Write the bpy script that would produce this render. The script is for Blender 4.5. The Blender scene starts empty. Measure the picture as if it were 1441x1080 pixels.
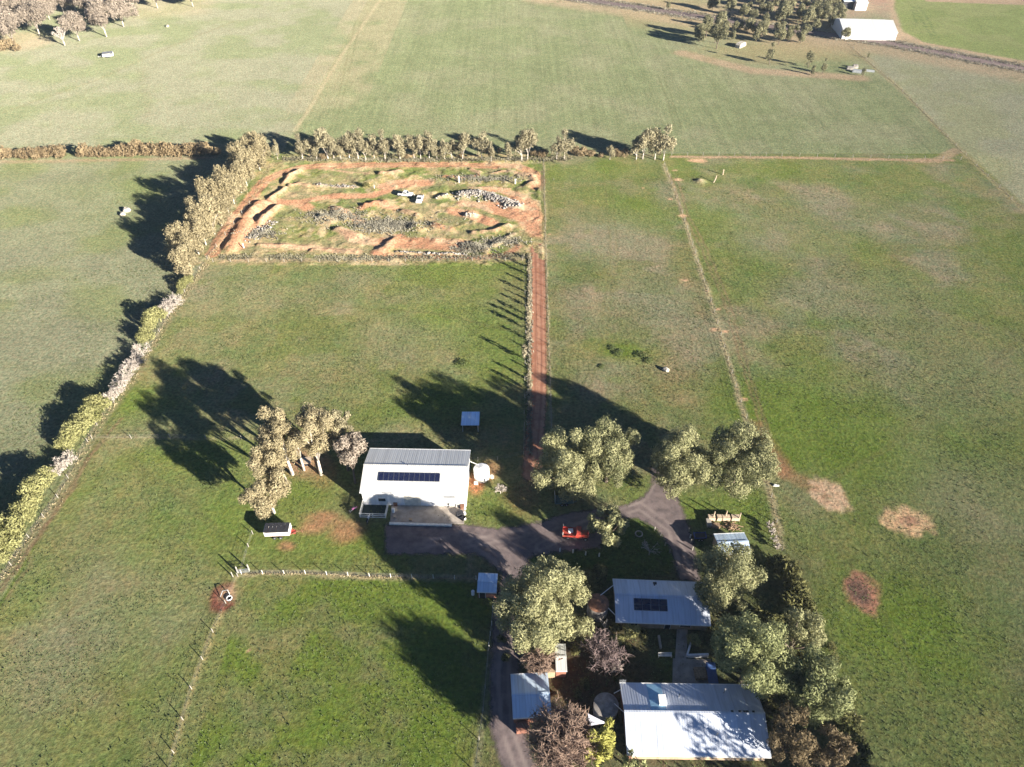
import bpy, math, random
import numpy as np
from mathutils import Vector, Matrix
R = math.radians
F, CH = 1000.0, 110.0
PITCH = R(42)
cp, sp = math.cos(PITCH), math.sin(PITCH)
def G(px, py, h=0.0):
    """photo pixel -> world point at height h"""
    v = (540 - py) / F; u = (px - 720.5) / F
    z = (CH - h) / (sp - v * cp)
    return Vector((u * z, z * (cp + v * sp), h))
def depth(px, py, h=0.0):
    return (CH - h) / (sp - (540 - py) / F * cp)

scn = bpy.context.scene
col = scn.collection
SUN_EL, SUN_DIR = R(17.0), Vector((0.772, -0.636, 0))

# ------------------------------------------------------------------ helpers
class MB:
    def __init__(s): s.v = []; s.f = []
    def add(s, vs, fs):
        n = len(s.v); s.v += [tuple(v) for v in vs]; s.f += [tuple(i + n for i in f) for f in fs]; return s
    def box(s, x0, x1, y0, y1, z0, z1):
        return s.add([(x0,y0,z0),(x1,y0,z0),(x1,y1,z0),(x0,y1,z0),(x0,y0,z1),(x1,y0,z1),(x1,y1,z1),(x0,y1,z1)],
                     [(3,2,1,0),(4,5,6,7),(0,1,5,4),(1,2,6,5),(2,3,7,6),(3,0,4,7)])
    def prism(s, poly, y0, y1):
        """poly in x,z extruded along y"""
        n = len(poly)
        vs = [(x, y0, z) for x, z in poly] + [(x, y1, z) for x, z in poly]
        fs = [tuple(range(n)), tuple(range(2*n-1, n-1, -1))]
        fs += [(i, i + n, (i + 1) % n + n, (i + 1) % n) for i in range(n)]
        return s.add(vs, fs)
    def tube(s, pts, rad, seg=8, cap=True):
        pts = [Vector(p) for p in pts]
        if not isinstance(rad, (list, tuple)): rad = [rad] * len(pts)
        vs = []; fs = []
        for i, p in enumerate(pts):
            d = (pts[min(i+1, len(pts)-1)] - pts[max(i-1, 0)]).normalized()
            a = Vector((0,0,1)) if abs(d.z) < .9 else Vector((1,0,0))
            u = d.cross(a).normalized(); w = d.cross(u)
            for k in range(seg):
                t = 2*math.pi*k/seg
                vs.append(p + (u*math.cos(t) + w*math.sin(t)) * rad[i])
        for i in range(len(pts)-1):
            for k in range(seg):
                k2 = (k+1) % seg
                fs.append((i*seg+k, i*seg+k2, (i+1)*seg+k2, (i+1)*seg+k))
        if cap:
            fs.append(tuple(range(seg))[::-1]); fs.append(tuple(range((len(pts)-1)*seg, len(pts)*seg)))
        return s.add(vs, fs)
    def build(s, name, mat, parent=None, smooth=False, loc=None):
        me = bpy.data.meshes.new(name); me.from_pydata(s.v, [], s.f); me.update()
        if smooth: me.shade_smooth()
        return link(name, me, mat, parent, loc)
def link(name, me, mat, parent=None, loc=None):
    if mat is not None and not me.materials: me.materials.append(mat)
    o = bpy.data.objects.new(name, me); col.objects.link(o)
    if parent is not None: o.parent = parent
    if loc is not None: o.location = loc
    return o
def np_mesh(name, V, Fq, smooth=False):
    me = bpy.data.meshes.new(name)
    V = np.asarray(V, np.float32); Fq = np.asarray(Fq, np.int32)
    k = Fq.shape[1]
    me.vertices.add(len(V)); me.vertices.foreach_set('co', V.ravel())
    me.loops.add(Fq.size); me.loops.foreach_set('vertex_index', Fq.ravel())
    me.polygons.add(len(Fq)); me.polygons.foreach_set('loop_start', np.arange(0, Fq.size, k, dtype=np.int32))
    try: me.polygons.foreach_set('loop_total', np.full(len(Fq), k, np.int32))
    except Exception: pass
    if smooth: me.polygons.foreach_set('use_smooth', np.ones(len(Fq), bool))
    me.update(calc_edges=True)
    return me
def empty(name, loc, rz=0):
    o = bpy.data.objects.new(name, None); col.objects.link(o); o.location = loc; o.rotation_euler = (0, 0, rz); o.empty_display_size = .2
    return o
def tag(o, label=None, cat=None, group=None, kind=None):
    if label: o['label'] = label
    if cat: o['category'] = cat
    if group: o['group'] = group
    if kind: o['kind'] = kind
    return o
def copy_tree(o, parent=None):
    c = o.copy(); col.objects.link(c); c.parent = parent
    for ch in list(o.children): copy_tree(ch, c)
    return c
ORD = ['first','second','third','fourth','fifth','sixth','seventh','eighth','ninth','tenth','eleventh','twelfth','thirteenth','fourteenth',
 'fifteenth','sixteenth','seventeenth','eighteenth','nineteenth','twentieth']
TENS = {2:'twenty', 3:'thirty', 4:'forty', 5:'fifty', 6:'sixty'}
def ordn(i):
    if i < 20: return ORD[i]
    n = i + 1; t, u = divmod(n, 10)
    return (TENS[t][:-1] + 'ieth') if u == 0 else TENS[t] + '-' + ORD[u-1]

# ------------------------------------------------------------------ materials
def nodes(m):
    m.use_nodes = True; nt = m.node_tree; nt.nodes.clear()
    out = nt.nodes.new('ShaderNodeOutputMaterial'); return nt, out
def mat(name, c, rough=.8, metal=0, var=.15, scale=1.5, bump=0, bscale=20, dirt=None, spec=None):
    m = bpy.data.materials.new(name); nt, out = nodes(m); N = nt.nodes.new; L = nt.links.new
    b = N('ShaderNodeBsdfPrincipled'); b.inputs['Roughness'].default_value = rough; b.inputs['Metallic'].default_value = metal
    if spec is not None: b.inputs['Specular IOR Level'].default_value = spec
    tc = N('ShaderNodeTexCoord'); no = N('ShaderNodeTexNoise'); no.inputs['Scale'].default_value = scale; no.inputs['Detail'].default_value = 5
    L(tc.outputs['Object'], no.inputs['Vector'])
    cr = N('ShaderNodeValToRGB'); e = cr.color_ramp.elements
    d = dirt or tuple(x * (1 - var * 1.6) for x in c)
    e[0].position = .32; e[0].color = (*d, 1); e[1].position = .62; e[1].color = (*[min(1, x * (1 + var * .4)) for x in c], 1)
    L(no.outputs[0], cr.inputs[0]); L(cr.outputs[0], b.inputs['Base Color'])
    if bump:
        n2 = N('ShaderNodeTexNoise'); n2.inputs['Scale'].default_value = bscale; L(tc.outputs['Object'], n2.inputs['Vector'])
        bp = N('ShaderNodeBump'); bp.inputs['Strength'].default_value = bump; bp.inputs['Distance'].default_value = .05
        L(n2.outputs[0], bp.inputs['Height']); L(bp.outputs[0], b.inputs['Normal'])
    L(b.outputs[0], out.inputs[0]); return m
def roof_mat(name, c, dirt, rough=.45, sheet=.76, metal=0.0, streak=.5):
    """corrugated sheet metal: sheet laps, ribs along local y, rust and dirt streaks"""
    m = bpy.data.materials.new(name); nt, out = nodes(m); N = nt.nodes.new; L = nt.links.new
    b = N('ShaderNodeBsdfPrincipled'); b.inputs['Roughness'].default_value = rough; b.inputs['Metallic'].default_value = metal
    tc = N('ShaderNodeTexCoord'); mp = N('ShaderNodeMapping'); mp.inputs['Scale'].default_value = (3.0, .35, .35)
    no = N('ShaderNodeTexNoise'); no.inputs['Scale'].default_value = 1.0; no.inputs['Detail'].default_value = 6
    L(tc.outputs['Object'], mp.inputs[0]); L(mp.outputs[0], no.inputs['Vector'])
    sx = N('ShaderNodeSeparateXYZ'); L(tc.outputs['Object'], sx.inputs[0])
    dv = N('ShaderNodeMath'); dv.operation = 'DIVIDE'; dv.inputs[1].default_value = sheet; L(sx.outputs[0], dv.inputs[0])
    fl = N('ShaderNodeMath'); fl.operation = 'FLOOR'; L(dv.outputs[0], fl.inputs[0])
    wn = N('ShaderNodeTexWhiteNoise'); wn.noise_dimensions = '1D'; L(fl.outputs[0], wn.inputs['W'])
    fr = N('ShaderNodeMath'); fr.operation = 'FRACT'; L(dv.outputs[0], fr.inputs[0])
    lap = N('ShaderNodeMath'); lap.operation = 'LESS_THAN'; lap.inputs[1].default_value = .14; L(fr.outputs[0], lap.inputs[0])
    cr = N('ShaderNodeValToRGB'); e = cr.color_ramp.elements; e[0].position = .3; e[0].color = (*dirt, 1); e[1].position = .55; e[1].color = (*c, 1)
    L(no.outputs[0], cr.inputs[0])
    mx = N('ShaderNodeMix'); mx.data_type = 'RGBA'; mx.blend_type = 'MIX'; mx.inputs[6].default_value = (*c, 1); mx.inputs[0].default_value = streak
    L(cr.outputs[0], mx.inputs[7])
    sc = N('ShaderNodeMapRange'); sc.inputs['To Min'].default_value = .86; sc.inputs['To Max'].default_value = 1.0; L(wn.outputs[0], sc.inputs[0])
    s2 = N('ShaderNodeMath'); s2.operation = 'MULTIPLY_ADD'; s2.inputs[1].default_value = -.08; L(lap.outputs[0], s2.inputs[0]); L(sc.outputs[0], s2.inputs[2])
    m2 = N('ShaderNodeMix'); m2.data_type = 'RGBA'; m2.blend_type = 'MULTIPLY'; m2.inputs[0].default_value = 1
    L(mx.outputs[2], m2.inputs[6]); L(s2.outputs[0], m2.inputs[7]); L(m2.outputs[2], b.inputs['Base Color'])
    wv = N('ShaderNodeMath'); wv.operation = 'SINE'; w0 = N('ShaderNodeMath'); w0.operation = 'MULTIPLY'; w0.inputs[1].default_value = 2*math.pi/.38
    L(sx.outputs[0], w0.inputs[0]); L(w0.outputs[0], wv.inputs[0])
    bp = N('ShaderNodeBump'); bp.inputs['Strength'].default_value = .12; bp.inputs['Distance'].default_value = .03; L(wv.outputs[0], bp.inputs['Height']); L(bp.outputs[0], b.inputs['Normal'])
    L(b.outputs[0], out.inputs[0]); return m
def leaf_mat(name, c1, c2, trans=.25):
    m = bpy.data.materials.new(name); nt, out = nodes(m); N = nt.nodes.new; L = nt.links.new
    g = N('ShaderNodeNewGeometry'); tc = N('ShaderNodeTexCoord'); no = N('ShaderNodeTexNoise'); no.inputs['Scale'].default_value = .55; no.inputs['Detail'].default_value = 3
    oi = N('ShaderNodeObjectInfo')
    L(tc.outputs['Object'], no.inputs['Vector'])
    ad = N('ShaderNodeMath'); ad.operation = 'MULTIPLY_ADD'; ad.inputs[1].default_value = .55; L(g.outputs['Random Per Island'], ad.inputs[0])
    sb = N('ShaderNodeMath'); sb.operation = 'MULTIPLY_ADD'; sb.inputs[1].default_value = 1.3; sb.inputs[2].default_value = -.43; L(no.outputs[0], sb.inputs[0])
    a3 = N('ShaderNodeMath'); a3.operation = 'MULTIPLY_ADD'; a3.inputs[1].default_value = .3; L(oi.outputs['Random'], a3.inputs[0]); L(sb.outputs[0], a3.inputs[2])
    L(a3.outputs[0], ad.inputs[2])
    cr = N('ShaderNodeValToRGB'); e = cr.color_ramp.elements; e[0].position = .1; e[0].color = (*c1, 1); e[1].position = .95; e[1].color = (*c2, 1)
    L(ad.outputs[0], cr.inputs[0])
    d = N('ShaderNodeBsdfDiffuse'); t = N('ShaderNodeBsdfTranslucent'); mx = N('ShaderNodeMixShader'); mx.inputs[0].default_value = trans
    L(cr.outputs[0], d.inputs[0]); L(cr.outputs[0], t.inputs[0]); L(d.outputs[0], mx.inputs[1]); L(t.outputs[0], mx.inputs[2]); L(mx.outputs[0], out.inputs[0])
    return m
K = 1.0
M = dict(
 white_roof=roof_mat('white_roof', (.62,.615,.58), (.50,.49,.46), streak=.35),
 zinc_roof=roof_mat('zinc_roof', (.62,.64,.66), (.42,.42,.42), rough=.4, metal=.25),
 sky_tinted_old_roof=roof_mat('sky_tinted_old_roof', (.72,.86,1.0), (.52,.62,.74), rough=.35, sheet=.9, metal=.35, streak=.6),  # blue sky light on shaded sheets put into the base colour
 sky_tinted_house_roof=roof_mat('sky_tinted_house_roof', (.66,.71,.80), (.46,.49,.54), rough=.42, sheet=1.0, metal=.25, streak=.5),  # sky blue of the shaded slopes mixed into the base colour
 blue_panel=mat('blue_translucent_panel', (.32,.56,.74), .35, var=.1),
 white_wall=roof_mat('white_wall', (.74,.73,.70), (.55,.53,.49), rough=.55, streak=.3),
 white=mat('white_paint', (.78,.77,.74), .5, var=.1),
 offwhite=mat('cream_paint', (.62,.58,.48), .6),
 brick=mat('brick', (.30,.13,.085), .9, var=.3, scale=6),
 tan_wall=mat('tan_wall', (.42,.30,.19), .9),
 glass=mat('window_glass', (.03,.04,.05), .12, var=.1),
 solar=mat('solar_cells', (.012,.016,.045), .25, var=.1),
 solar_edge=mat('solar_frame', (.07,.075,.10), .4),
 dark=mat('dark_steel', (.03,.03,.035), .6),
 black=mat('black_rubber', (.015,.015,.016), .8),
 steel=mat('grey_steel', (.35,.36,.37), .45, metal=.4),
 galv=mat('galvanised', (.45,.46,.46), .45, metal=.3),
 red=mat('faded_red_paint', (.42,.045,.035), .5, var=.35, dirt=(.2,.06,.035)),
 rust=mat('rust', (.24,.11,.06), .9, var=.4, scale=2, dirt=(.12,.06,.04)),
 pink=mat('pink_plastic', (.6,.2,.4), .5),
 blue=mat('blue_paint', (.06,.1,.3), .5),
 teal=mat('teal_paint', (.06,.13,.14), .6),
 tarp=mat('blue_tarp', (.05,.10,.25), .5),
 sail=mat('shade_sail', (.5,.5,.58), .7, var=.05),
 concrete=mat('concrete', (.36,.31,.26), .9, var=.2, scale=.8),
 tankc=mat('tank_concrete', (.30,.27,.24), .9, var=.35, scale=1.2, dirt=(.15,.13,.12)),
 wood=mat('timber', (.30,.20,.12), .9, var=.3, scale=3),
 palewood=mat('pale_timber', (.52,.40,.28), .9, var=.25, scale=3),
 post=mat('weathered_post', (.34,.31,.26), .9),
 whitepost=mat('white_post', (.72,.70,.62), .7),
 stone=mat('pale_stone', (.50,.45,.36), .95, var=.3, scale=2, bump=.4),
 rubble=mat('rubble_stone', (.34,.31,.27), .95, var=.4, scale=.8, dirt=(.14,.12,.10)),
 mesh=mat('dark_mesh', (.02,.035,.03), .9),
 bark=mat('bark', (.16,.12,.09), .95, var=.3, scale=2),
 whitebark=mat('white_bark', (.55,.50,.42), .85, var=.3, scale=1.2, dirt=(.30,.24,.19)),
 twig=mat('bare_twigs', (.25,.17,.125), .95, var=.25, scale=.6),
 twig2=mat('grey_twigs', (.20,.145,.135), .95, var=.3, scale=.6),
 paletwig=mat('pale_twigs', (.46,.40,.34), .95, var=.2, scale=.6),
 straw=mat('straw', (.40,.33,.19), .95, var=.3, scale=.5),
 drygrass=mat('dry_grass', (.30,.27,.17), .95, var=.35, scale=.3),
  scrub=mat('scrub_twigs', (.34,.31,.23), .95, var=.35, scale=.3),
 wire=mat('fence_wire', (.22,.21,.2), .6),
)
M['pepper'] = leaf_mat('peppercorn_leaves', (.095,.108,.05), (.40,.385,.205))
M['pepper2'] = leaf_mat('peppercorn_leaves_green', (.09,.11,.045), (.35,.36,.175))
M['euc'] = leaf_mat('eucalypt_leaves', (.18,.15,.085), (.43,.365,.22))
M['eucrow'] = leaf_mat('row_eucalypt_leaves', (.16,.14,.085), (.43,.38,.24))
M['eucpink'] = leaf_mat('brown_eucalypt_leaves', (.20,.165,.13), (.40,.335,.265))
M['fargreen'] = leaf_mat('far_leaves', (.08,.08,.045), (.33,.31,.18))
M['hedge'] = leaf_mat('hedge_leaves', (.17,.125,.07), (.38,.29,.17))
M['yellow'] = leaf_mat('yellow_bush_leaves', (.12,.125,.04), (.40,.385,.175))
M['dkhedge'] = leaf_mat('dark_shrub_leaves', (.025,.035,.015), (.19,.18,.075))
M['lime'] = leaf_mat('lime_leaves', (.13,.14,.03), (.42,.40,.12))
M['brownleaf'] = leaf_mat('brown_leaves', (.07,.055,.03), (.26,.20,.12))
M['weed'] = leaf_mat('weeds', (.08,.105,.035), (.17,.20,.08))

# ------------------------------------------------------------------ numpy noise
def vnoise(x, y, s, seed=0):
    x = x / s + seed * 17.31; y = y / s - seed * 9.77
    xi = np.floor(x).astype(np.int64); yi = np.floor(y).astype(np.int64); fx = x - xi; fy = y - yi
    fx = fx*fx*(3-2*fx); fy = fy*fy*(3-2*fy)
    def h(a, b):
        n = (a * 374761393 + b * 668265263 + seed * 1442695) & 0x7fffffff
        n = ((n ^ (n >> 13)) * 1274126177) & 0x7fffffff
        return ((n ^ (n >> 16)) & 0xffff) / 65535.0
    return (h(xi,yi)*(1-fx)+h(xi+1,yi)*fx)*(1-fy) + (h(xi,yi+1)*(1-fx)+h(xi+1,yi+1)*fx)*fy
def fbm(x, y, s, seed=0, o=4):
    t = 0; a = .5; n = 0
    for i in range(o): t = t + a * vnoise(x, y, s / 2**i, seed + i*7); n += a; a *= .5
    return t / n
def pdist(X, Y, pts):
    d = np.full(X.shape, 1e9)
    pts = [(p[0], p[1]) for p in pts]
    if len(pts) == 1: return np.hypot(X - pts[0][0], Y - pts[0][1])
    for (ax, ay), (bx, by) in zip(pts[:-1], pts[1:]):
        dx, dy = bx-ax, by-ay; L2 = dx*dx+dy*dy + 1e-9
        t = np.clip(((X-ax)*dx + (Y-ay)*dy)/L2, 0, 1)
        d = np.minimum(d, np.hypot(X-ax-t*dx, Y-ay-t*dy))
    return d
def inpoly(X, Y, pts):
    r = np.zeros(X.shape, bool); n = len(pts)
    for i in range(n):
        x1, y1 = pts[i][0], pts[i][1]; x2, y2 = pts[(i+1) % n][0], pts[(i+1) % n][1]
        if y1 == y2: continue
        c = ((y1 > Y) != (y2 > Y)) & (X < (x2-x1)*(Y-y1)/(y2-y1)+x1)
        r ^= c
    return r
def sdpoly(X, Y, pts):
    P = [(p[0], p[1]) for p in pts]
    d = pdist(X, Y, P + [P[0]]); return np.where(inpoly(X, Y, P), -d, d)
def ss(a, b, x):
    t = np.clip((x - a) / (b - a), 0, 1); return t*t*(3-2*t)
def PX(*a): return [G(x, y) for x, y in a]

# ------------------------------------------------------------------ ground
def lines(near, far, rn, rf):
    a = list(np.arange(near[0], near[1], rn)); lo = a[0]; hi = a[-1]
    while hi < far[1]: hi += rf; a.append(hi)
    while lo > far[0]: lo -= rf; a.insert(0, lo)
    st = rf
    while hi < 7000: st *= 1.5; hi += st; a.append(hi)
    st = rf
    while lo > -7000: st *= 1.5; lo -= st; a.insert(0, lo)
    return np.array(a)
xs = lines((-102, 100), (-330, 340), .5, 1.5)
ys = lines((44, 252), (20, 560), .5, 1.5)
GX, GY = np.meshgrid(xs, ys); nx, ny = len(xs), len(ys)
X = GX.ravel(); Y = GY.ravel()
wx = X + (fbm(X, Y, 3, 3)-.5)*1.2; wy = Y + (fbm(X, Y, 3, 9)-.5)*1.2      # ragged edges

C = lambda *a: np.array(a)
LUSH, GREEN, OLIVE, STRAW, GREY = C(.080,.128,.022), C(.092,.130,.036), C(.128,.145,.066), C(.25,.235,.155), C(.165,.170,.125)
CROP, PALE, RED, TAN, BROWN = C(.148,.180,.098), C(.198,.213,.15), C(.33,.185,.12), C(.42,.29,.20), C(.15,.11,.075)
n50 = fbm(X, Y, 55, 1); n15 = fbm(X, Y, 16, 2); n5 = fbm(X, Y, 5, 5); n2 = fbm(X, Y, 1.8, 6, 2)
T = np.empty((len(X), 3))
def setc(mask, c1, c2, n, lo=.35, hi=.65):
    w = ss(lo, hi, n)[:, None] if n is not None else 0
    T[mask] = (np.asarray(c1)*(1-w) + np.asarray(c2)*w)[mask] if n is not None else c1
def paint(w, c):
    w = np.clip(w, 0, 1)[:, None]; T[:] = T*(1-w) + np.asarray(c)*w
allm = np.ones(len(X), bool)
nm = .55*n15 + .45*n50
setc(allm, GREEN, OLIVE, nm)
far = Y > 246
setc(far & (X < -83), C(.165,.195,.115), PALE, n15)
setc(far & (X >= -83) & (X < 166), CROP, C(.175,.195,.12), n15, .3, .8)
setc(X >= 165.5, C(.19,.21,.13), PALE, n15)
L_ = (Y <= 246) & (X < -88); setc(L_, C(.165,.192,.098), C(.19,.205,.135), n15, .35, .62)
setc((Y <= 246) & (X > -88) & (X < 8), OLIVE, C(.155,.16,.10), n15, .42, .8)
setc((Y <= 246) & (X >= 8) & (X < 53), OLIVE*.95, C(.155,.155,.105), n15, .4, .75)
setc((Y <= 246) & (X >= 53) & (X < 165.5), OLIVE*C(.92,1.0,.85), C(.165,.165,.112), n15, .42, .8)
# patchwork of brownish seed heads and fresh green tufts
_nf = (Y < 246) & (X < 165.5) & (X > -88)
pw = (.5*fbm(X, Y, 7, 61, 4) + .5*fbm(X, Y, 2.6, 63, 3))
T *= 1 + (_nf*1.0)[:, None]*np.stack([(pw-.5)*.9, (pw-.5)*.25, (pw-.5)*.55], 1)
paint(_nf*ss(.58,.7,fbm(X,Y,11,66,4))*.3, C(.155,.15,.10)); paint(_nf*ss(.56,.66,fbm(X,Y,9,69,4))*.4, C(.085,.125,.03))
# greener towards the near edge of the right and left paddocks
paint(ss(150, 60, Y) * (X > 30) * .55 * ss(.3,.6,n15+.15), C(.080,.115,.042))
paint(ss(125, 70, Y) * (X < -8) * .5 * ss(.3,.62,n5*.5+n15*.5), GREEN*.95)
# small square paddock, lush
PADL = G(340, 812); 
pad = (Y < G(500,815)[1]) & (X > -47) & (X < -3)
paint(pad * .8 * ss(.3,.55,n15*.5+n5*.5), LUSH)
def blob(px, py, rx, ry, c, k=1.0, soft=.6):
    g = G(px, py); d = np.hypot((wx-g[0])/rx, (wy-g[1])/ry) + (n5-.5)*.9
    paint(ss(1+soft, 1-soft, d)*k, c)
for b in [(430,690,7,6),(560,760,10,3),(700,712,6,4),(890,690,6,4),(950,720,8,3),(1020,700,9,4),(1060,725,7,5),(470,650,7,4),(620,575,12,6),(300,640,14,7),(200,575,12,6),(160,260,22,10),(200,300,18,9),(330,205,14,8),(640,380,20,8),(420,330,10,5),(650,512,3,2),(905,500,6,4),(870,495,4,3),(640,450,16,10),(700,500,8,10),(1110,570,18,14),(1180,620,22,12),(1050,240,14,6),(1000,310,12,10),(420,770,16,5),(330,720,8,6),(840,240,18,6),(900,300,10,10),(1240,900,14,8),(1290,880,10,8)]:
    blob(*b, LUSH*1.1, .2 if b[0] < 340 and b[1] < 480 else .6, .8)
for b in [(850,520,6,4),(900,430,9,12),(850,330,12,14),(1190,300,24,16),(1230,420,24,12),(1330,520,18,16),(950,430,8,10),(1100,340,16,12),(560,480,12,8),(330,420,20,10),(60,460,20,14),(60,370,22,8),(180,860,14,10),(230,600,10,6),(70,930,9,8),(60,250,30,5),(1380,700,14,10),(1160,420,10,8)]:
    blob(*b, GREY*1.0, .3)
for b in [(440,742,2.6,1.6),(487,748,3.2,2.4),(452,728,3,1.6),(403,768,1.6,.8),(1100,660,2,3)]:
    blob(*b, RED*.75, .75)
for b in [(960,560,4,2.4),(965,395,2,3),(905,500,1.4,.8),(985,440,1.5,3),(940,520,5,6)]: blob(*b, C(.22,.165,.105), .4, .9)
# crop rows
rows = (fbm(X*6, Y*.12, 5, 31, 2)-.5)
T *= (1 + (rows*.28+(n2-.5)*.2)*((X > -83) & (X < 165) & far))[:, None]
# tan headland along crop, verge near the road
paint(((X < -60) & (X > -92) & (Y > 250))*ss(.3,.7,n15+.1)*.5*ss(250,330,Y), STRAW)
def strip(px, w, c, k=1.0, soft=.5, world=False):
    P = px if world else PX(*px)
    d = pdist(wx, wy, P); paint(ss(w+soft, max(w-soft, 0), d)*k, c)
strip([(415,185),(440,145),(480,80),(535,0)], .9, STRAW*1.05, .8)
strip([(945,221),(1100,222),(1250,225),(1340,226)], 1.0, C(.30,.22,.16), .8)
strip([(1345,212),(1320,226),(1290,226)], 2.0, C(.27,.21,.15), .7)
strip([(1441,296),(1345,205),(1270,128),(1190,60)], .9, C(.24,.22,.13), .8)
strip([(1210,110),(1150,106),(1060,100),(960,75)], 4, C(.29,.22,.16), .7, 2)
strip([(760,226),(755,228)], 2, STRAW, .5)
strip([(765,230),(767,300),(770,420),(775,560),(776,600)], .35, STRAW, .8, .3)
strip([(935,232),(960,300),(1005,440),(1035,545),(1058,612),(1085,700),(1100,770)], .7, STRAW*1.05, .9)
for off in (0, 7):
    strip([(945+off,250),(960+off,300),(985+off,345),(1018+off,420),(1043+off,509),(1059+off,558),(1078+off,625),(1090+off,660)], .35, BROWN*1.1, .55, .3)
for (a, b_, r) in [(955,253,2.2),(975,226,3.5),(961,304,2),(943,281,1.3),(963,395,1.5),(1010,436,1.2),(1006,465,1.8),(1020,467,1.3),(1047,562,1.2),(902,497,1),(985,226,4),(950,240,1.6),(905,265,1),(775,330,.8),(350,918,.5),(995,410,.9)]:
    blob(a, b_, r*.62, r*.4, TAN*1.0, .85, .5)
strip([(1062,600),(1090,640),(1105,665),(1150,690)], 1.8, C(.19,.12,.075), .6, 1.2)
# west fence strip and stock tracks
strip([(380,232),(345,300),(292,368),(237,450),(183,540),(137,602),(110,650),(82,704),(41,760),(0,826)], 1.1, C(.20,.175,.115), .55, .8)
strip([(0,835),(43,772),(75,725),(95,700),(112,668),(128,640),(170,590)], .35, BROWN, .75, .3)
strip([(12,840),(40,800),(44,770),(80,715),(118,655),(150,600)], .3, BROWN, .5, .3)
strip([(130,617),(240,617),(400,618),(540,620)], .25, STRAW, .5, .3)
strip([(300,365),(500,368),(750,366)], 1.2, C(.27,.22,.15), .6, .9)
strip([(0,228),(150,226),(300,222)], 1.2, C(.28,.21,.15), .6, .9)
strip([(340,808),(430,808),(520,812),(670,815)], .5, STRAW, .8, .4)
strip([(335,812),(300,890),(270,970),(245,1060)], .5, C(.24,.22,.12), .7, .4)
strip([(700,830),(694,900),(680,1000),(668,1079)], .5, GREY, .6, .4)
strip([(690,62),(480,110),(330,190),(0,290)][0:0] or [(0,160),(130,115),(250,62),(330,30)], .8, C(.16,.15,.09), .35, .6)
for dx in (0, 6): strip([(195+dx,95),(202+dx,130),(206+dx,165)], .35, C(.15,.14,.09), .35, .3)
for dx in (0, 8): strip([(925+dx,105),(935+dx,130),(950+dx,180)], .4, C(.09,.10,.05), .4, .3)
for dx in (0, 7): strip([(500+dx,30),(480+dx,120),(462+dx,190)], .4, C(.09,.10,.05), .3, .3)
for q in [((1100,700),(1180,780),(1260,900),(1330,1079)),((1130,690),(1230,640),(1330,560),(1441,470)),((230,1079),(150,980),(90,860),(75,740)),((350,790),(250,700),(170,640)),((300,480),(450,430),(600,440),(735,470)),((780,620),(840,500),(860,360),(850,240)),((560,1079),(480,950),(420,850))]:
    for dx in (0, 9): strip([(a+dx,b) for a,b in q], .22, C(.10,.105,.05), .4, .35)
# far road reserve
road_pts = PX((780,-6),(880,8),(1000,26),(1140,46),(1191,52),(1246,60),(1296,70),(1355,81),(1441,97),(1520,113))
drd = pdist(wx, wy, road_pts)
paint(ss(26, 14, drd)*.85*ss(.2,.5,n5+.15), C(.26,.222,.155))
paint(ss(45, 20, drd)*(X > 60)*(X < 170)*.5, C(.26,.22,.14))
blob(1150,60,30,16, C(.26,.222,.155), .7); blob(1090,75,34,14, C(.24,.215,.12), .6)
blob(1225,50,24,8, C(.29,.235,.175), .9); blob(1150,8,50,22, C(.29,.235,.175), .9); blob(1225,-12,26,26,C(.33,.22,.17),.9)
gf = sdpoly(wx, wy, PX((1262,-60),(1258,10),(1270,44),(1300,60),(1441,86),(1700,140),(1900,-60)))
paint(ss(1.5,-1.5,gf), C(.17,.215,.085)); paint(ss(0,-2,gf)*ss(.45,.6,n15)*.5, C(.215,.24,.115))
paint(ss(6,0,gf)*ss(-1,1.5,gf), C(.34,.27,.19))
paint(ss(0,-2,sdpoly(wx,wy,PX((1280,-60),(1300,3),(1441,8),(1800,20),(1800,-60)))), C(.30,.24,.17))
for q in [[(1286,10),(1298,30),(1312,52)],[(1292,8),(1304,24),(1317,50)],[(1283,14),(1290,34)]]: strip(q, .5, C(.10,.14,.06), .6, .5)
# top left woodland floor
paint(ss(10,0,sdpoly(wx,wy,PX((-200,70),(0,70),(40,66),(60,60),(40,50),(-200,50))))*.5, C(.30,.25,.18))
paint(ss(12,-4,sdpoly(wx,wy,PX((195,24),(280,18),(300,-10),(180,-10))))*.4, C(.29,.26,.18))
# around the homestead: tree shade painted into the ground colour, lawns, worn soil
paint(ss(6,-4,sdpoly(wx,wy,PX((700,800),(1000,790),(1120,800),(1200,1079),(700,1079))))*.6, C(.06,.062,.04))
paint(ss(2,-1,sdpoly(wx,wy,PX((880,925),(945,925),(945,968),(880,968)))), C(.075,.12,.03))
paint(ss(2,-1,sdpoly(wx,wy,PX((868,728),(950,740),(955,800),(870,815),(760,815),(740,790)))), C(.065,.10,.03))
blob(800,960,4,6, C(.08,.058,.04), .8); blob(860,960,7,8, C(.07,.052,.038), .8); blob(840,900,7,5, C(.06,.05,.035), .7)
blob(430,652,5,3.5, C(.26,.17,.12), .85); blob(415,640,3,3, C(.24,.16,.11), .7); blob(460,660,3,4,C(.2,.12,.08),.5)
blob(690,660,2,3, C(.22,.13,.08), .7); blob(745,650,1.8,8, C(.2,.12,.08), .6); blob(640,650,2,2,C(.3,.14,.08),.5)
blob(735,700,3,4,C(.17,.12,.07),.6)
blob(668,680,1.5,2.5,C(.30,.14,.08),.9)
blob(312,842,2.2,3.0, C(.13,.055,.045), .95, .3); blob(322,835,1.5,1.5, C(.35,.27,.18), .6)
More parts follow.
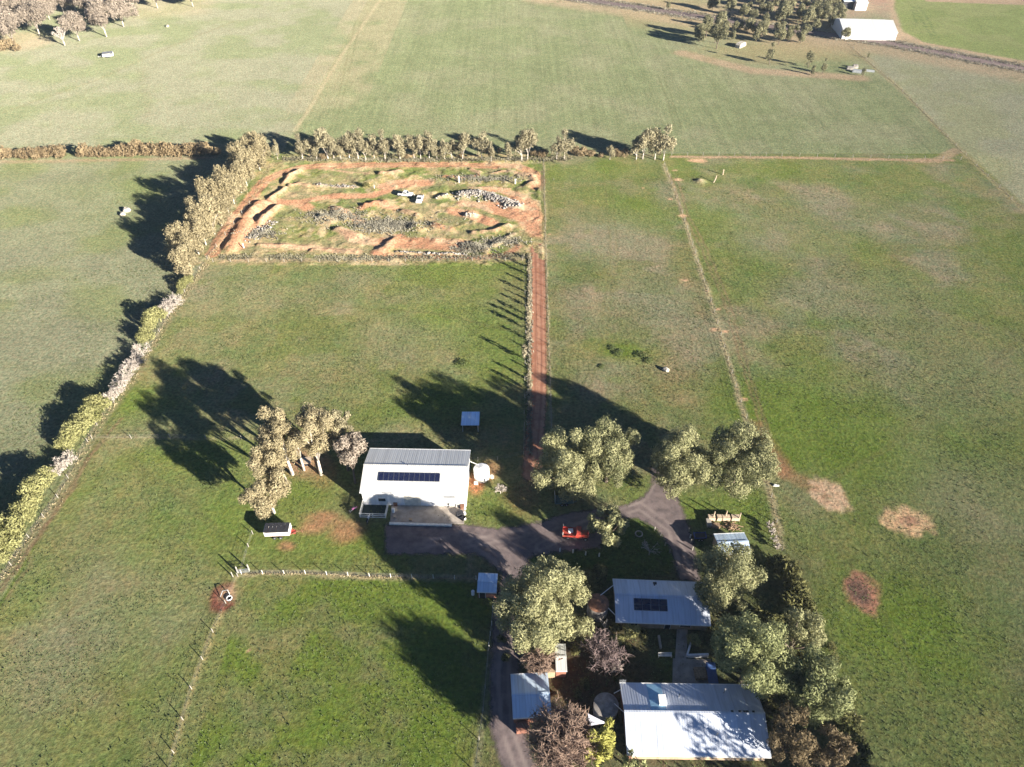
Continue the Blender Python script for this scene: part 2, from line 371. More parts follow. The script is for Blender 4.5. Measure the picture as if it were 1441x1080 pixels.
# hay-ring scars in the right paddock
def ring(px, py, rx, ry, c, cc, k=1):
    g = G(px, py); d = np.hypot((wx-g[0])/rx, (wy-g[1])/ry) + (n2-.5)*.8 + (n5-.5)*.7
    paint(ss(1.25, .75, d)*k, c)
    if cc is not None: paint(ss(.62,.42,d)*(.5+.5*(n2>.42)), cc)
ring(1167,697,4.0,3.7, C(.38,.29,.215), None, .9)
g0 = G(1167,697); dd = np.hypot(X-g0[0], Y-g0[1]); paint((dd<3.2)*ss(.55,.65,n2)*.6, C(.20,.14,.09))
ring(1279,732,4.2,3.2, C(.42,.31,.20), C(.27,.18,.125), .92)
ring(1214,835,2.7,3.6, C(.27,.145,.115), None, .85); blob(1208,833,1.7,2.0, C(.09,.065,.06), .8, .4)

# ---- motocross ground: relief plus bare earth
Hh = np.zeros(len(X))
park = (X > -92) & (X < 9.5) & (Y > 172) & (Y < 246)
paint(park*ss(.3,.6,n5)*.8, GREEN*1.15); paint(park*ss(.52,.62,n15)*.4, C(.24,.21,.13))
DIRT, DRUT, SAND = C(.32,.19,.125), C(.18,.115,.08), C(.36,.26,.185)
def c3(*a): return [G(300+x/4.5, 160+y/4.5) for x, y in a]
def c4(*a): return [G(540+x/4.5, 160+y/4.5) for x, y in a]
outer = c3((0,885),(100,720),(190,600),(270,500),(320,430),(450,370),(560,342),(800,330),(1170,325)) + c4((400,325),(850,335),(940,375),(985,430),(970,470))
d = pdist(wx, wy, outer)
paint(ss(2.6,1.6,d), DIRT*.92); paint(ss(.5,.2,abs(d-.95))*.6, DRUT); paint(ss(.4,.1,d)*.5, C(.26,.22,.12))
def track(P, w, c=DIRT, k=1): paint(ss(w+.8, w-.4, pdist(wx, wy, P))*k, c)
track(c3((380,560),(520,565),(700,530),(830,525),(1000,520),(1100,490)) + c4((60,470),(250,445)), 1.5)
track(c3((330,560),(420,560)), 1.6); track(c3((520,560),(600,600)), 1.6)
track(c4((850,650),(720,620),(640,590),(500,570)), 2.0)
track(c4((0,460),(100,440),(280,440)), 2.2)
track(c4((640,480),(760,490),(900,540)), 1.6)
track(c4((0,820),(250,820),(500,840)), 3.0, DIRT*.9)
track(c4((0,900),(300,905),(620,910),(760,900),(860,840)), .9, DIRT*.8)
track(c4((440,620),(540,640),(680,690)), 2.0)
track(c3((330,835),(620,850),(760,870),(920,880)), 1.1, SAND)
track(c3((850,760),(900,800),(1010,810)), 1.8, SAND*.95)
track(c3((1050,880),(1110,820),(1170,790)), 2.2, DIRT)
track(c3((940,600),(1040,570),(1150,600)), 1.4, DIRT)
track(c3((760,600),(850,640),(940,690)), 1.4, SAND*.9)
clear = sdpoly(wx, wy, c4((620,560),(860,520),(960,560),(1000,640),(1000,790),(930,780),(860,690),(760,650)))
paint(ss(1.2,-1,clear), DIRT*1.02)
westd = sdpoly(wx, wy, c3((90,850),(120,760),(190,640),(250,565),(330,560),(400,570),(430,600),(330,720),(290,720),(200,850),(150,880)))
paint(ss(1,-1,westd), DIRT*1.0)
paint(ss(.52,.62,n5)*park*.35, C(.34,.235,.16)); paint(ss(.58,.64,fbm(X,Y,4,88,3))*park*.35, C(.38,.29,.20))
def ridge(P, w, h, c=SAND, sharp=2.0, n=.35, dx=0, k=.9):
    w *= .8*(.75+.5*n5); dd_ = pdist(wx, wy, P); b = np.exp(-(dd_/w)**sharp); Hh[:] = np.maximum(Hh, h*.5*b*(1-n+2*n*n5)*(.75+.5*n2)); paint(ss(.2,.6,b)*k*ss(.25,.5,n2+.1), np.asarray(c)*.88)
ridge(c3((110,860),(150,780),(200,690)), 2.6, 2.4, DIRT*1.05, 3)
ridge(c3((230,640),(280,590),(320,575)), 2.2, 2.2, DIRT*1.0, 3)
ridge(c3((300,690),(360,640),(420,595)), 1.7, 2.2, SAND, 3)
ridge(c3((370,545),(420,505),(455,480)), 1.5, 1.9, SAND*1.1)
ridge(c3((455,440),(490,400),(550,370)), 1.5, 2.0, SAND*1.0)
ridge(c3((480,460),(540,450),(600,460)), 1.1, 1.3, SAND*.95)
ridge(c3((640,460),(760,470),(910,468)), 1.0, .9, C(.36,.30,.23), n=.9)
ridge(c3((640,352),(760,362),(900,378),(990,380)), .8, .9, SAND, n=.8)
ridge(c3((1060,385),(1140,375)) + c4((0,385),(110,372)), 1.5, 1.6, SAND)
ridge(c3((290,835),(420,838),(600,850)), .9, 1.4, SAND*.95)
ridge(c3((620,870),(760,865),(900,885)), .9, 1.1, SAND*.9, n=.8)
ridge(c3((770,610),(840,625)), 2.0, 1.8, SAND*.85); ridge(c3((960,590),(1080,575)), 1.9, 1.9, DIRT, n=.6)
ridge(c3((790,740),(850,765),(900,775)), 2.0, 2.0, SAND*.9); ridge(c3((700,660),(760,690)), 1.6, 1.4, C(.30,.25,.17))
ridge(c3((1080,860),(1150,800)), 2.0, 1.8, DIRT)
ridge(c4((130,625),(210,650)), 2.0, 1.9, SAND*.9); ridge(c4((200,720),(240,740)), 1.9, 2.0, C(.38,.30,.18)); ridge(c4((320,710),(420,740)), 1.9, 1.7, DIRT, n=.6)
ridge(c4((560,760),(700,750),(790,715)), 1.3, 1.9, SAND*.95); ridge(c4((80,880),(300,890),(520,895)), .6, .8, C(.35,.27,.18), n=.9)
ridge(c4((380,400),(500,410),(600,395)), 1.0, 1.0, DIRT); ridge(c4((560,360),(600,380)), 1.3, 1.5, SAND); ridge(c4((680,380),(760,370),(850,385)), 1.0, 1.2, SAND)
ridge(c4((870,390),(940,395),(950,440),(910,465)), 1.6, 1.7, SAND); ridge(c4((540,470),(800,480)), .8, .7, SAND, n=.9)
ridge(c4((1000,370),(1015,430),(990,490)), 1.0, 1.4, C(.16,.14,.09)); ridge(c4((350,540),(400,525)), 1.6, 1.5, C(.33,.29,.2))
ridge(c4((500,520),(600,505),(720,540),(840,590)), 2.6, 1.9, C(.34,.31,.26), 3, .3)
ridge(c4((530,650),(580,655)), 1.7, 1.5, C(.6,.47,.36)); ridge(c4((560,840),(640,870)), 2.4, 1.6, C(.27,.22,.16)); ridge(c4((700,840),(820,770)), 1.4, 1.2, C(.34,.30,.22), n=.7)
paint(park*(fbm(X,Y,2.2,77,2)>.55)*ss(.45,.55,n5)*.45, C(.34,.30,.22))
Hh += park*.28*ss(.5,.75,fbm(X,Y,3.2,91,3)); Hh *= park
# dirt at right of park (mound beside trough) and undulation
gm = G(985,256); b = np.exp(-(np.hypot(X-gm[0], Y-gm[1])/1.8)**2); Hh += b*.9; paint(b*.8, C(.30,.27,.2))
lowY = (Y < 560)
T *= (1 + (n5-.5)*.25)[:, None]
V = np.stack([X, Y, Hh], 1)
ii = np.arange(nx*ny).reshape(ny, nx)
Fq = np.stack([ii[:-1,:-1].ravel(), ii[:-1,1:].ravel(), ii[1:,1:].ravel(), ii[1:,:-1].ravel()], 1)
T *= C(1.09, 1.06, .93)
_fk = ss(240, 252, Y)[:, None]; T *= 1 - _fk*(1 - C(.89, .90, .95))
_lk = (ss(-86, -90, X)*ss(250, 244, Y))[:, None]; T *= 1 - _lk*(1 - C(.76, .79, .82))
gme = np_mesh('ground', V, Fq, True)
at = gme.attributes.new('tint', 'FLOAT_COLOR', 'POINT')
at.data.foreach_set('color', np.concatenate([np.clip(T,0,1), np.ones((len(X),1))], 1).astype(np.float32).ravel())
def hgt(x, y):
    i = int(np.searchsorted(xs, x)); j = int(np.searchsorted(ys, y)); return float(Hh[min(j,ny-1)*nx+min(i,nx-1)])

def ground_mat():
    m = bpy.data.materials.new('pasture'); nt, out = nodes(m); N = nt.nodes.new; L = nt.links.new
    a = N('ShaderNodeAttribute'); a.attribute_name = 'tint'; geo = N('ShaderNodeNewGeometry')
    def noise(s, det=4, rough=.6):
        n = N('ShaderNodeTexNoise'); n.inputs['Scale'].default_value = s; n.inputs['Detail'].default_value = det; n.inputs['Roughness'].default_value = rough
        L(geo.outputs['Position'], n.inputs['Vector']); return n
    def rng(src, a0, a1, b0, b1):
        r = N('ShaderNodeMapRange'); r.inputs[1].default_value = a0; r.inputs[2].default_value = a1; r.inputs[3].default_value = b0; r.inputs[4].default_value = b1
        L(src, r.inputs[0]); return r.outputs[0]
    f1 = noise(1.5, 6, .72); f2 = noise(.45, 3); f3 = noise(.9, 4, .65)
    mul = N('ShaderNodeMath'); mul.operation = 'MULTIPLY'; L(rng(f1.outputs[0], .32, .68, .56, 1.46), mul.inputs[0]); L(rng(f2.outputs[0], .3, .7, .86, 1.14), mul.inputs[1])
    m1 = N('ShaderNodeMix'); m1.data_type = 'RGBA'; m1.blend_type = 'MULTIPLY'; m1.inputs[0].default_value = 1; L(a.outputs['Color'], m1.inputs[6]); L(mul.outputs[0], m1.inputs[7])
    # dry seed heads / green blades mottling
    m2 = N('ShaderNodeMix'); m2.data_type = 'RGBA'; m2.blend_type = 'MULTIPLY'; m2.inputs[7].default_value = (1.16,1.0,1.0,1)
    L(rng(f3.outputs[0], .42, .6, 0, 1), m2.inputs[0]); L(m1.outputs[2], m2.inputs[6])
    # dark tussock specks
    v = N('ShaderNodeTexVoronoi'); v.inputs['Scale'].default_value = .8; L(geo.outputs['Position'], v.inputs['Vector'])
    m3 = N('ShaderNodeMix'); m3.data_type = 'RGBA'; m3.blend_type = 'MULTIPLY'; m3.inputs[7].default_value = (.55,.66,.5,1)
    L(rng(v.outputs['Distance'], .10, .28, .5, 0), m3.inputs[0]); L(m2.outputs[2], m3.inputs[6])
    d = N('ShaderNodeBsdfDiffuse'); d.inputs['Roughness'].default_value = .6; L(m3.outputs[2], d.inputs['Color'])
    bp = N('ShaderNodeBump'); bp.inputs['Strength'].default_value = .7; bp.inputs['Distance'].default_value = .26
    ad = N('ShaderNodeMath'); ad.operation = 'MULTIPLY_ADD'; ad.inputs[1].default_value = .8; L(f3.outputs[0], ad.inputs[0]); L(f1.outputs[0], ad.inputs[2]); L(ad.outputs[0], bp.inputs['Height'])
    L(bp.outputs[0], d.inputs['Normal']); L(d.outputs[0], out.inputs[0]); return m
gme.materials.append(ground_mat())
go = bpy.data.objects.new('ground', gme); col.objects.link(go); tag(go, 'rolling green and straw pasture with bare dirt patches', kind='structure')

def sheet_mat(name, c1, c2, amp=.7, soft=.35, rut=None, scale=1.2):
    m = bpy.data.materials.new(name); nt, out = nodes(m); N = nt.nodes.new; L = nt.links.new
    a = N('ShaderNodeAttribute'); a.attribute_name = 'sd'; geo = N('ShaderNodeNewGeometry')
    n = N('ShaderNodeTexNoise'); n.inputs['Scale'].default_value = scale; n.inputs['Detail'].default_value = 5; n.inputs['Roughness'].default_value = .65; L(geo.outputs['Position'], n.inputs['Vector'])
    x = N('ShaderNodeMath'); x.operation = 'MULTIPLY_ADD'; x.inputs[1].default_value = amp*2; L(n.outputs[0], x.inputs[0]); 
    y = N('ShaderNodeMath'); y.operation = 'SUBTRACT'; L(x.outputs[0], y.inputs[0]); L(a.outputs['Fac'], y.inputs[1]); x.inputs[2].default_value = -amp
    r = N('ShaderNodeMapRange'); r.inputs[1].default_value = -soft; r.inputs[2].default_value = soft; L(y.outputs[0], r.inputs[0])
    n2 = N('ShaderNodeTexNoise'); n2.inputs['Scale'].default_value = .5; n2.inputs['Detail'].default_value = 7; n2.inputs['Roughness'].default_value = .7; L(geo.outputs['Position'], n2.inputs['Vector'])
    cr = N('ShaderNodeValToRGB'); e = cr.color_ramp.elements; e[0].position = .36; e[0].color = (*c1,1); e[1].position = .64; e[1].color = (*c2,1); L(n2.outputs[0], cr.inputs[0])
    c = cr.outputs[0]
    if rut:
        a2 = N('ShaderNodeAttribute'); a2.attribute_name = 'rut'; mx = N('ShaderNodeMix'); mx.data_type = 'RGBA'; L(a2.outputs['Fac'], mx.inputs[0]); L(c, mx.inputs[6]); mx.inputs[7].default_value = (*rut,1); c = mx.outputs[2]
    d = N('ShaderNodeBsdfDiffuse'); L(c, d.inputs[0]); tr = N('ShaderNodeBsdfTransparent'); ms = N('ShaderNodeMixShader')
    n3 = N('ShaderNodeTexNoise'); n3.inputs['Scale'].default_value = 5; L(geo.outputs['Position'], n3.inputs['Vector'])
    bp = N('ShaderNodeBump'); bp.inputs['Strength'].default_value = .35; bp.inputs['Distance'].default_value = .06; L(n3.outputs[0], bp.inputs['Height']); L(bp.outputs[0], d.inputs['Normal'])
    L(r.outputs[0], ms.inputs[0]); L(tr.outputs[0], ms.inputs[1]); L(d.outputs[0], ms.inputs[2]); L(ms.outputs[0], out.inputs[0]); return m
def sheet(name, sdf, bounds, res, m, z, rutf=None, label=None):
    x0, x1, y0, y1 = bounds
    ax = np.arange(x0, x1, res); ay = np.arange(y0, y1, res); A, B = np.meshgrid(ax, ay); a, b = A.ravel(), B.ravel()
    sd = sdf(a, b); w = len(ax); jj = np.arange(len(a)).reshape(len(ay), w)
    q = np.stack([jj[:-1,:-1].ravel(), jj[:-1,1:].ravel(), jj[1:,1:].ravel(), jj[1:,:-1].ravel()], 1)
    q = q[(sd[q].min(1) < 1.2)]
    u, inv = np.unique(q, return_inverse=True)
    me = np_mesh(name, np.stack([a[u], b[u], np.full(len(u), z)], 1), inv.reshape(q.shape))
    t = me.attributes.new('sd', 'FLOAT', 'POINT'); t.data.foreach_set('value', sd[u].astype(np.float32))
    if rutf is not None:
        t = me.attributes.new('rut', 'FLOAT', 'POINT'); t.data.foreach_set('value', rutf(a[u], b[u]).astype(np.float32))
    o = link(name, me, m); tag(o, label, kind='structure'); return o
lane = PX((754,332),(757,360),(758,420),(758,500),(757,560),(753,610),(749,668))
lane_c = [(p[0], p[1]) for p in lane]
sheet('dirt_lane', lambda a,b: pdist(a,b,lane_c)-1.9, (-2,16,80,184), .33, sheet_mat('red_dirt', (.30,.135,.08), (.46,.25,.16), .8, .4, (.25,.11,.07)), .008,
      lambda a,b: ss(.35,.1,np.abs(pdist(a,b,lane_c)-.75))*.7, 'straight reddish dirt lane running up to the motocross ground')
def drive_sd(a, b):
    d = sdpoly(a, b, PX((542,738),(645,738),(700,745),(760,735),(800,722),(880,712),(905,700),(918,682),(918,655),(935,655),(948,690),(962,720),(975,760),(985,818),(955,818),(945,775),(925,745),(895,728),(860,735),(845,770),(800,776),(750,782),(742,790),(745,830),(718,830),(700,800),(672,780),(543,780)))
    d2 = pdist(a, b, PX((730,800),(715,850),(710,950),(712,1020),(730,1079),(745,1110))) - 2.3
    return np.minimum(d, d2)
sheet('gravel_driveway', drive_sd, (-30,45,32,102), .33, sheet_mat('gravel', (.11,.09,.088), (.21,.165,.155), .9, .45, (.29,.235,.21), .9), .012,
      lambda a,b: .0*a + np.clip(sum(ss(.45,.15,np.abs(pdist(a,b,PX(*q))-.75))*k for q,k in [(((552,760),(660,765),(740,750),(850,722),(905,700),(925,660)),.5),(((650,752),(700,785),(722,830),(713,880),(708,960),(714,1030),(740,1100)),.6),(((760,770),(830,735),(900,712),(945,745),(965,800)),.55),(((560,775),(650,755),(720,770)),.4)])*ss(.3,.55,fbm(a,b,4,12,3)),0,.8), 'grey brown gravel driveway forking between the shed and the houses')
sheet('country_road', lambda a,b: pdist(a,b,road_pts)-4.0, (20,310,300,480), .9, sheet_mat('old_bitumen', (.17,.13,.12), (.24,.185,.165), 1.0, .8, None, .5), .012, label='dark brown country road crossing the far corner')

# ------------------------------------------------------------------ vegetation
def crown_mesh(name, clumps, leaf, dens, seed, m, droop=1.15, flat=.6, inner=.55):
    g = np.random.default_rng(seed); Cc = np.array(clumps, float)
    P = []; Nn = []
    for i, (x, y, z, r) in enumerate(Cc):
        n = max(8, int(dens*1.45*r*r)); d = g.normal(size=(n,3)); d /= np.linalg.norm(d, axis=1)[:,None]
        rr = r*(inner + (1.12-inner)*g.random(n)**.55)*np.where(g.random(n) < .08, 1.22, 1)
        # bumpy lobes
        k = 1+.16*np.sin(d[:,0]*5+i)*np.cos(d[:,1]*4+i*2)+.1*np.sin(d[:,2]*7+i)
        p = d*(rr*k)[:,None]; p[:,2] *= droop; p += (x,y,z)
        keep = np.ones(n, bool)
        for j, (a,b,c,q) in enumerate(Cc):
            if j != i: keep &= ((p[:,0]-a)**2+(p[:,1]-b)**2+((p[:,2]-c)/droop)**2) > (.66*q)**2
        keep &= p[:,2] > .15
        P.append(p[keep]); Nn.append((d*flat+g.normal(size=(n,3))*(1-flat))[keep])
    P = np.concatenate(P); Nn = np.concatenate(Nn); Nn /= np.linalg.norm(Nn, axis=1)[:,None]
    n = len(P); a = np.cross(Nn, g.normal(size=(n,3))); a /= np.linalg.norm(a, axis=1)[:,None]; b = np.cross(Nn, a)
    s = leaf*(.55+.9*g.random(n))[:,None]
    V = np.stack([P-a*s*.3, P+b*s*.95, P+a*s*.3, P-b*s*.95], 1).reshape(-1,3)
    me = np_mesh(name, V, np.arange(n*4).reshape(n,4)); me.materials.append(m); return me
def trunk_mesh(name, H, r, clumps, seed, m, lean=(0,0), forks=6, sink=.4):
    rnd = random.Random(seed); b = MB()
    fh = H*rnd.uniform(.28,.4); top = Vector((lean[0]*fh, lean[1]*fh, fh))
    b.tube([(0,0,-.1),(lean[0]*fh*.4,lean[1]*fh*.4,fh*.45),top], [r*1.25,r,r*.8], 7)
    cs = sorted(clumps, key=lambda c: -c[3]); rnd.shuffle(cs)
    for c in cs[:forks]:
        e = Vector(c[:3]); mid = top.lerp(e, .5) + Vector((rnd.uniform(-.4,.4), rnd.uniform(-.4,.4), rnd.uniform(.1,.5)))
        b.tube([top - Vector((0,0,.2)), mid, e], [r*.6, r*.36, r*.14], 5)
    me = bpy.data.meshes.new(name); me.from_pydata(b.v, [], b.f); me.materials.append(m); me.shade_smooth(); return me
def ell_clumps(rnd, rx, ry, zc, rz, n, cr, low=-1.0):
    out = []
    for i in range(n):
        for _ in range(30):
            d = Vector((rnd.gauss(0,1), rnd.gauss(0,1), rnd.gauss(0,1))).normalized()
            if d.z > low: break
        k = rnd.uniform(.5,.98); r = cr*rnd.uniform(.6,1.3)*(1.15-.3*k)
        out.append((d.x*rx*k, d.y*ry*k, zc+d.z*(rz*k), r))
    out.append((0,0,zc,cr*1.3)); return out
def tree_obj(name, x, y, rz, tm, cm, label, cat, group=None, sc=1.0, z=0):
    e = empty(name, (x, y, z), rz); e.scale = (sc,)*3 if not isinstance(sc, tuple) else sc
    if tm: t = link('trunk', tm, None, e)
    link('crown' if name != 'bush' else 'foliage', cm, None, e)
    tag(e, label, cat, group); return e
_tid = [0]
def near_tree(px, py, wpx, hc, H, label, name='peppercorn_tree', m='pepper', bark='bark', n=44, cr=.25, leaf=.24, dens=270, ry=1.0, low=-.75, flat=.68, lean=None, base=None, cat='tree', rs=1.0, droop=1.2):
    _tid[0] += 1; rnd = random.Random(_tid[0]*31+5)
    g = G(px, py, hc); z = depth(px, py, hc); rx = wpx/2*z/F*1.06
    bx, by = (g.x, g.y) if base is None else (G(*base).x, G(*base).y)
    off = Vector((g.x-bx, g.y-by, 0))
    cl = ell_clumps(rnd, rx, rx*ry, hc, H-hc, n, rx*cr*rs, low)
    cl = [(c[0]+off.x, c[1]+off.y, c[2], c[3]) for c in cl]
    cm = crown_mesh('crown', cl, leaf, dens, _tid[0], M[m], flat=flat, droop=droop)
    tm = trunk_mesh('trunk', hc*1.1, H*(.017 if 'euc' in m else .026), cl, _tid[0], M[bark], (off.x/hc*.5, off.y/hc*.5), 8)
    return tree_obj(name, bx, by, 0, tm, cm, label, cat)
near_tree(800,655,86,7.5,15,'large pale peppercorn tree beside the dirt lane, west half of a joined pair', n=46)
near_tree(857,642,82,7.5,14.5,'large pale peppercorn tree overlapping its partner, above the teal trailer', n=46)
near_tree(957,648,80,7.5,14.5,'rounded peppercorn tree just past the top of the driveway fork', n=46)
near_tree(1040,650,92,7,14,'broad silvery peppercorn tree at the corner of the big paddock', n=46)
near_tree(851,742,56,4.8,9,'small upright peppercorn tree behind the red truck', n=16, leaf=.36)
near_tree(1023,815,86,6.5,13,'peppercorn tree hanging over the corner of the solar-panelled house', n=46)
near_tree(765,852,128,7.5,14.5,'widest peppercorn tree, between the gravel lane and the rusty tank', n=75, cr=.19)
near_tree(1058,925,104,8,14.5,'peppercorn tree spreading over the back roof of the long white house', n=46, m='pepper2')
near_tree(1122,893,66,7,12,'loose peppercorn tree between the dark hedge and the round scars', n=16)
near_tree(1148,972,92,7,13,'peppercorn tree east of the long house beside the paddock', n=46, m='pepper2')
near_tree(1112,1038,72,7,12.5,'brown-leaved tree at the southeast corner of the long house', name='broadleaf_tree', m='brownleaf', n=18)
near_tree(1168,1062,60,6,10,'dull brown tree low at the edge of the garden by the paddock', name='broadleaf_tree', m='brownleaf', n=14)
near_tree(846,1046,58,5.2,9,'yellow-green tree below the triangular shade sail', name='broadleaf_tree', m='lime', n=12, leaf=.38)
near_tree(893,1074,30,3,5.5,'small olive tree touching the west end of the long house', name='broadleaf_tree', m='pepper2', n=8, leaf=.36)
near_tree(835,816,50,1.6,3.2,'low clipped round shrub beside the rusty tank', name='shrub', m='dkhedge', n=14, leaf=.4, low=-.2, cat='shrub')
# eucalypts by the barn
near_tree(440,606,60,12,18.5,'tall tan eucalypt with bare leaning trunks left of the big barn', name='eucalypt_tree', m='euc', bark='whitebark', n=24, base=(452,668), leaf=.26, low=-.85, cr=.30)
near_tree(388,614,54,12,18.5,'tall eucalypt with pale crown at the left of the barn grove', name='eucalypt_tree', m='euc', bark='whitebark', n=22, base=(412,668), leaf=.26, low=-.85, cr=.30)
near_tree(384,646,40,10.5,14.5,'low crown of pale eucalypt joining the oval one to the barn grove', name='eucalypt_tree', m='euc', bark='whitebark', n=14, base=(404,680), leaf=.26, low=-.6, cr=.32)
near_tree(416,622,26,10.5,14,'slim eucalypt crown squeezed between two taller ones by the barn', name='eucalypt_tree', m='euc', bark='whitebark', n=6, base=(428,662), leaf=.3, low=-.4, cr=.45)
near_tree(371,682,64,9.2,16,'oval eucalypt directly above the white trailer', name='eucalypt_tree', m='euc', bark='whitebark', n=34, base=(386,722), leaf=.26, ry=1.2, cr=.27, low=-.9)
near_tree(480,600,30,11,15,'grey-leaved eucalypt topmost of the pair touching the barn', name='eucalypt_tree', m='eucrow', bark='bark', n=8, base=(490,662), leaf=.3, low=-.5, cr=.4)
near_tree(495,632,42,9.5,13,'brown rounded eucalypt beside the back corner of the barn', name='eucalypt_tree', m='eucpink', bark='bark', n=11, base=(500,680), leaf=.3, low=-.5, cr=.38)
# trees beyond the lower frame edge: only their shadows reach the picture
for i, (x, y, s) in enumerate([(52,22,4.2),(66,22,6)]):
    rnd = random.Random(900+i); cl = ell_clumps(rnd, s, s, 7.8, 7, 26, s*.32)
    tree_obj('peppercorn_tree', x, y, 0, trunk_mesh('trunk', 8, .4, cl, i, M['bark']), crown_mesh('crown', cl, .5, 22 if i == 0 else 90, 700+i, M['pepper2']),
             f'{ORD[i]} peppercorn tree south of the houses, counted from the gate side', 'tree', 'trees south of the houses')

def bare_tree(px, py, wpx, hc, H, label, m='twig', n=60, tw=26, seed=1, twr=.035, name='bare_tree', tw_len=.55, ry=1.0, tr=1.0, z0=0):
    rnd = random.Random(seed); g = G(px, py, hc); z = depth(px, py, hc); rx = wpx/2*z/F
    e = empty(name, (g.x, g.y, z0)); tb = MB(); cb = MB(); rt = max(.1, H*.022)*tr
    fork = Vector((0,0,H*.25)); tb.tube([(0,0,-.1),(.05,0,H*.12),fork], [rt*1.2, rt, rt*.85], 7)
    for i in range(n):
        a = rnd.uniform(0, 2*math.pi); ph = math.acos(rnd.uniform(-.25,1)); k = rnd.uniform(.7,1.0)
        end = Vector((math.cos(a)*math.sin(ph)*rx*k, math.sin(a)*math.sin(ph)*rx*ry*k, hc+math.cos(ph)*(H-hc)*k))
        mid = fork.lerp(end, .45) + Vector((rnd.uniform(-.5,.5), rnd.uniform(-.5,.5), rnd.uniform(.2,.9)))*rx*.15
        (tb if i % 3 == 0 else cb).tube([fork, mid, end], [rt*.42, rt*.24, twr*1.2], 4, False)
        for j in range(tw):
            t = rnd.uniform(.3,1); p = (fork.lerp(mid, t/.45) if t < .45 else mid.lerp(end, (t-.45)/.55))
            d = Vector((rnd.gauss(0,1), rnd.gauss(0,1), rnd.gauss(.45,.8))).normalized(); l = rx*tw_len*rnd.uniform(.25,.6)
            q = p + d*l*.5; q2 = q + (d+Vector((rnd.gauss(0,.5),rnd.gauss(0,.5),rnd.gauss(0,.5)))).normalized()*l*.5
            cb.tube([p, q, q2], [twr, twr*.8, twr*.5], 3, False)
    tb.build('trunk', M['bark'] if m != 'paletwig' else M['paletwig'], e, True); cb.build('crown', M[m], e)
    return tag(e, label, 'bush' if H < 3.3 else 'tree')
bare_tree(789,1042,106,5.8,11.5,'widest leafless tree with pinkish brown twigs below the carport', n=170, tw=46, seed=3, twr=.042)
bare_tree(757,926,56,3.6,6.5,'leafless tree with brown twigs between the carport and peppercorn', n=80, tw=36, seed=4, twr=.045)
bare_tree(850,918,72,3.6,6.5,'leafless greyish garden tree between the two round tanks', m='twig2', n=55, tw=24, seed=5)
bare_tree(868,938,22,2,3.2,'small pale leafless shrub at the lower edge of the garden tree', m='paletwig', n=20, tw=18, seed=6, name='bare_shrub')
bare_tree(915,772,32,2,3.8,'pale dead tree standing on the dark lawn inside the driveway loop', m='paletwig', n=12, tw=8, seed=7, twr=.03)
bare_tree(852,880,26,2,3.6,'thin pale leafless sapling above the grey garden tree', m='paletwig', n=8, tw=6, seed=8, twr=.025)
bare_tree(704,689,20,1.2,2.6,'round leafless grey shrub beside the white tank', m='paletwig', n=22, tw=20, seed=9, name='bare_shrub')

# shared meshes for rows
def variants(kind, n, H, rx, hc, nc, cr, leaf, dens, m, bark='bark', low=-.5, tr=None, forks=4, droop=1.15):
    out = []
    for i in range(n):
        rnd = random.Random(hash(kind) % 1 + i*77+len(kind)*13); cl = ell_clumps(rnd, rx*rnd.uniform(.85,1.15), rx*rnd.uniform(.85,1.15), hc, (H-hc), nc, rx*cr, low)
        out.append((trunk_mesh('trunk', hc, tr or H*.02, cl, i+len(kind), M[bark], (rnd.uniform(-.06,.06), rnd.uniform(-.06,.06)), forks), crown_mesh('crown', cl, leaf, dens, i*3+len(kind), M[m], droop=droop)))
    return out
V_left = variants('leftline', 4, 13, 4.0, 7.0, 15, .42, .42, 90, 'euc', 'whitebark', -.9)
V_row = variants('toprow', 5, 10, 2.7, 5.6, 11, .46, .42, 90, 'eucrow', 'whitebark', -.9)
V_far = variants('farcluster', 4, 13, 4.4, 7.2, 12, .46, .65, 45, 'fargreen', 'bark', -.8)
V_pink = variants('woodland', 4, 14, 5.4, 8.8, 13, .44, .5, 80, 'eucpink', 'whitebark', -.35, .3)
V_slim = variants('slimfar', 3, 13, 2.5, 7.0, 9, .55, .6, 45, 'fargreen', 'bark', -.95)
def bush_variants(n, m, h, r, leaf, dens, nc=7, cr=.55):
    out = []
    for i in range(n):
        rnd = random.Random(i*91+nc+int(h*10)); cl = ell_clumps(rnd, r*.8, r*.8, h*.5, h*.45, nc, r*cr, -.5)
        out.append(crown_mesh('foliage', cl, leaf, dens, i*5+nc, M[m], droop=1.0))
    return out
B_hedge = bush_variants(4, 'hedge', 3.2, 2.0, .38, 70)
B_yel = bush_variants(4, 'yellow', 5.0, 2.9, .32, 110, 13, .42)
B_dark = bush_variants(4, 'dkhedge', 3.6, 2.0, .42, 60, 10, .45)
rnd = random.Random(11)
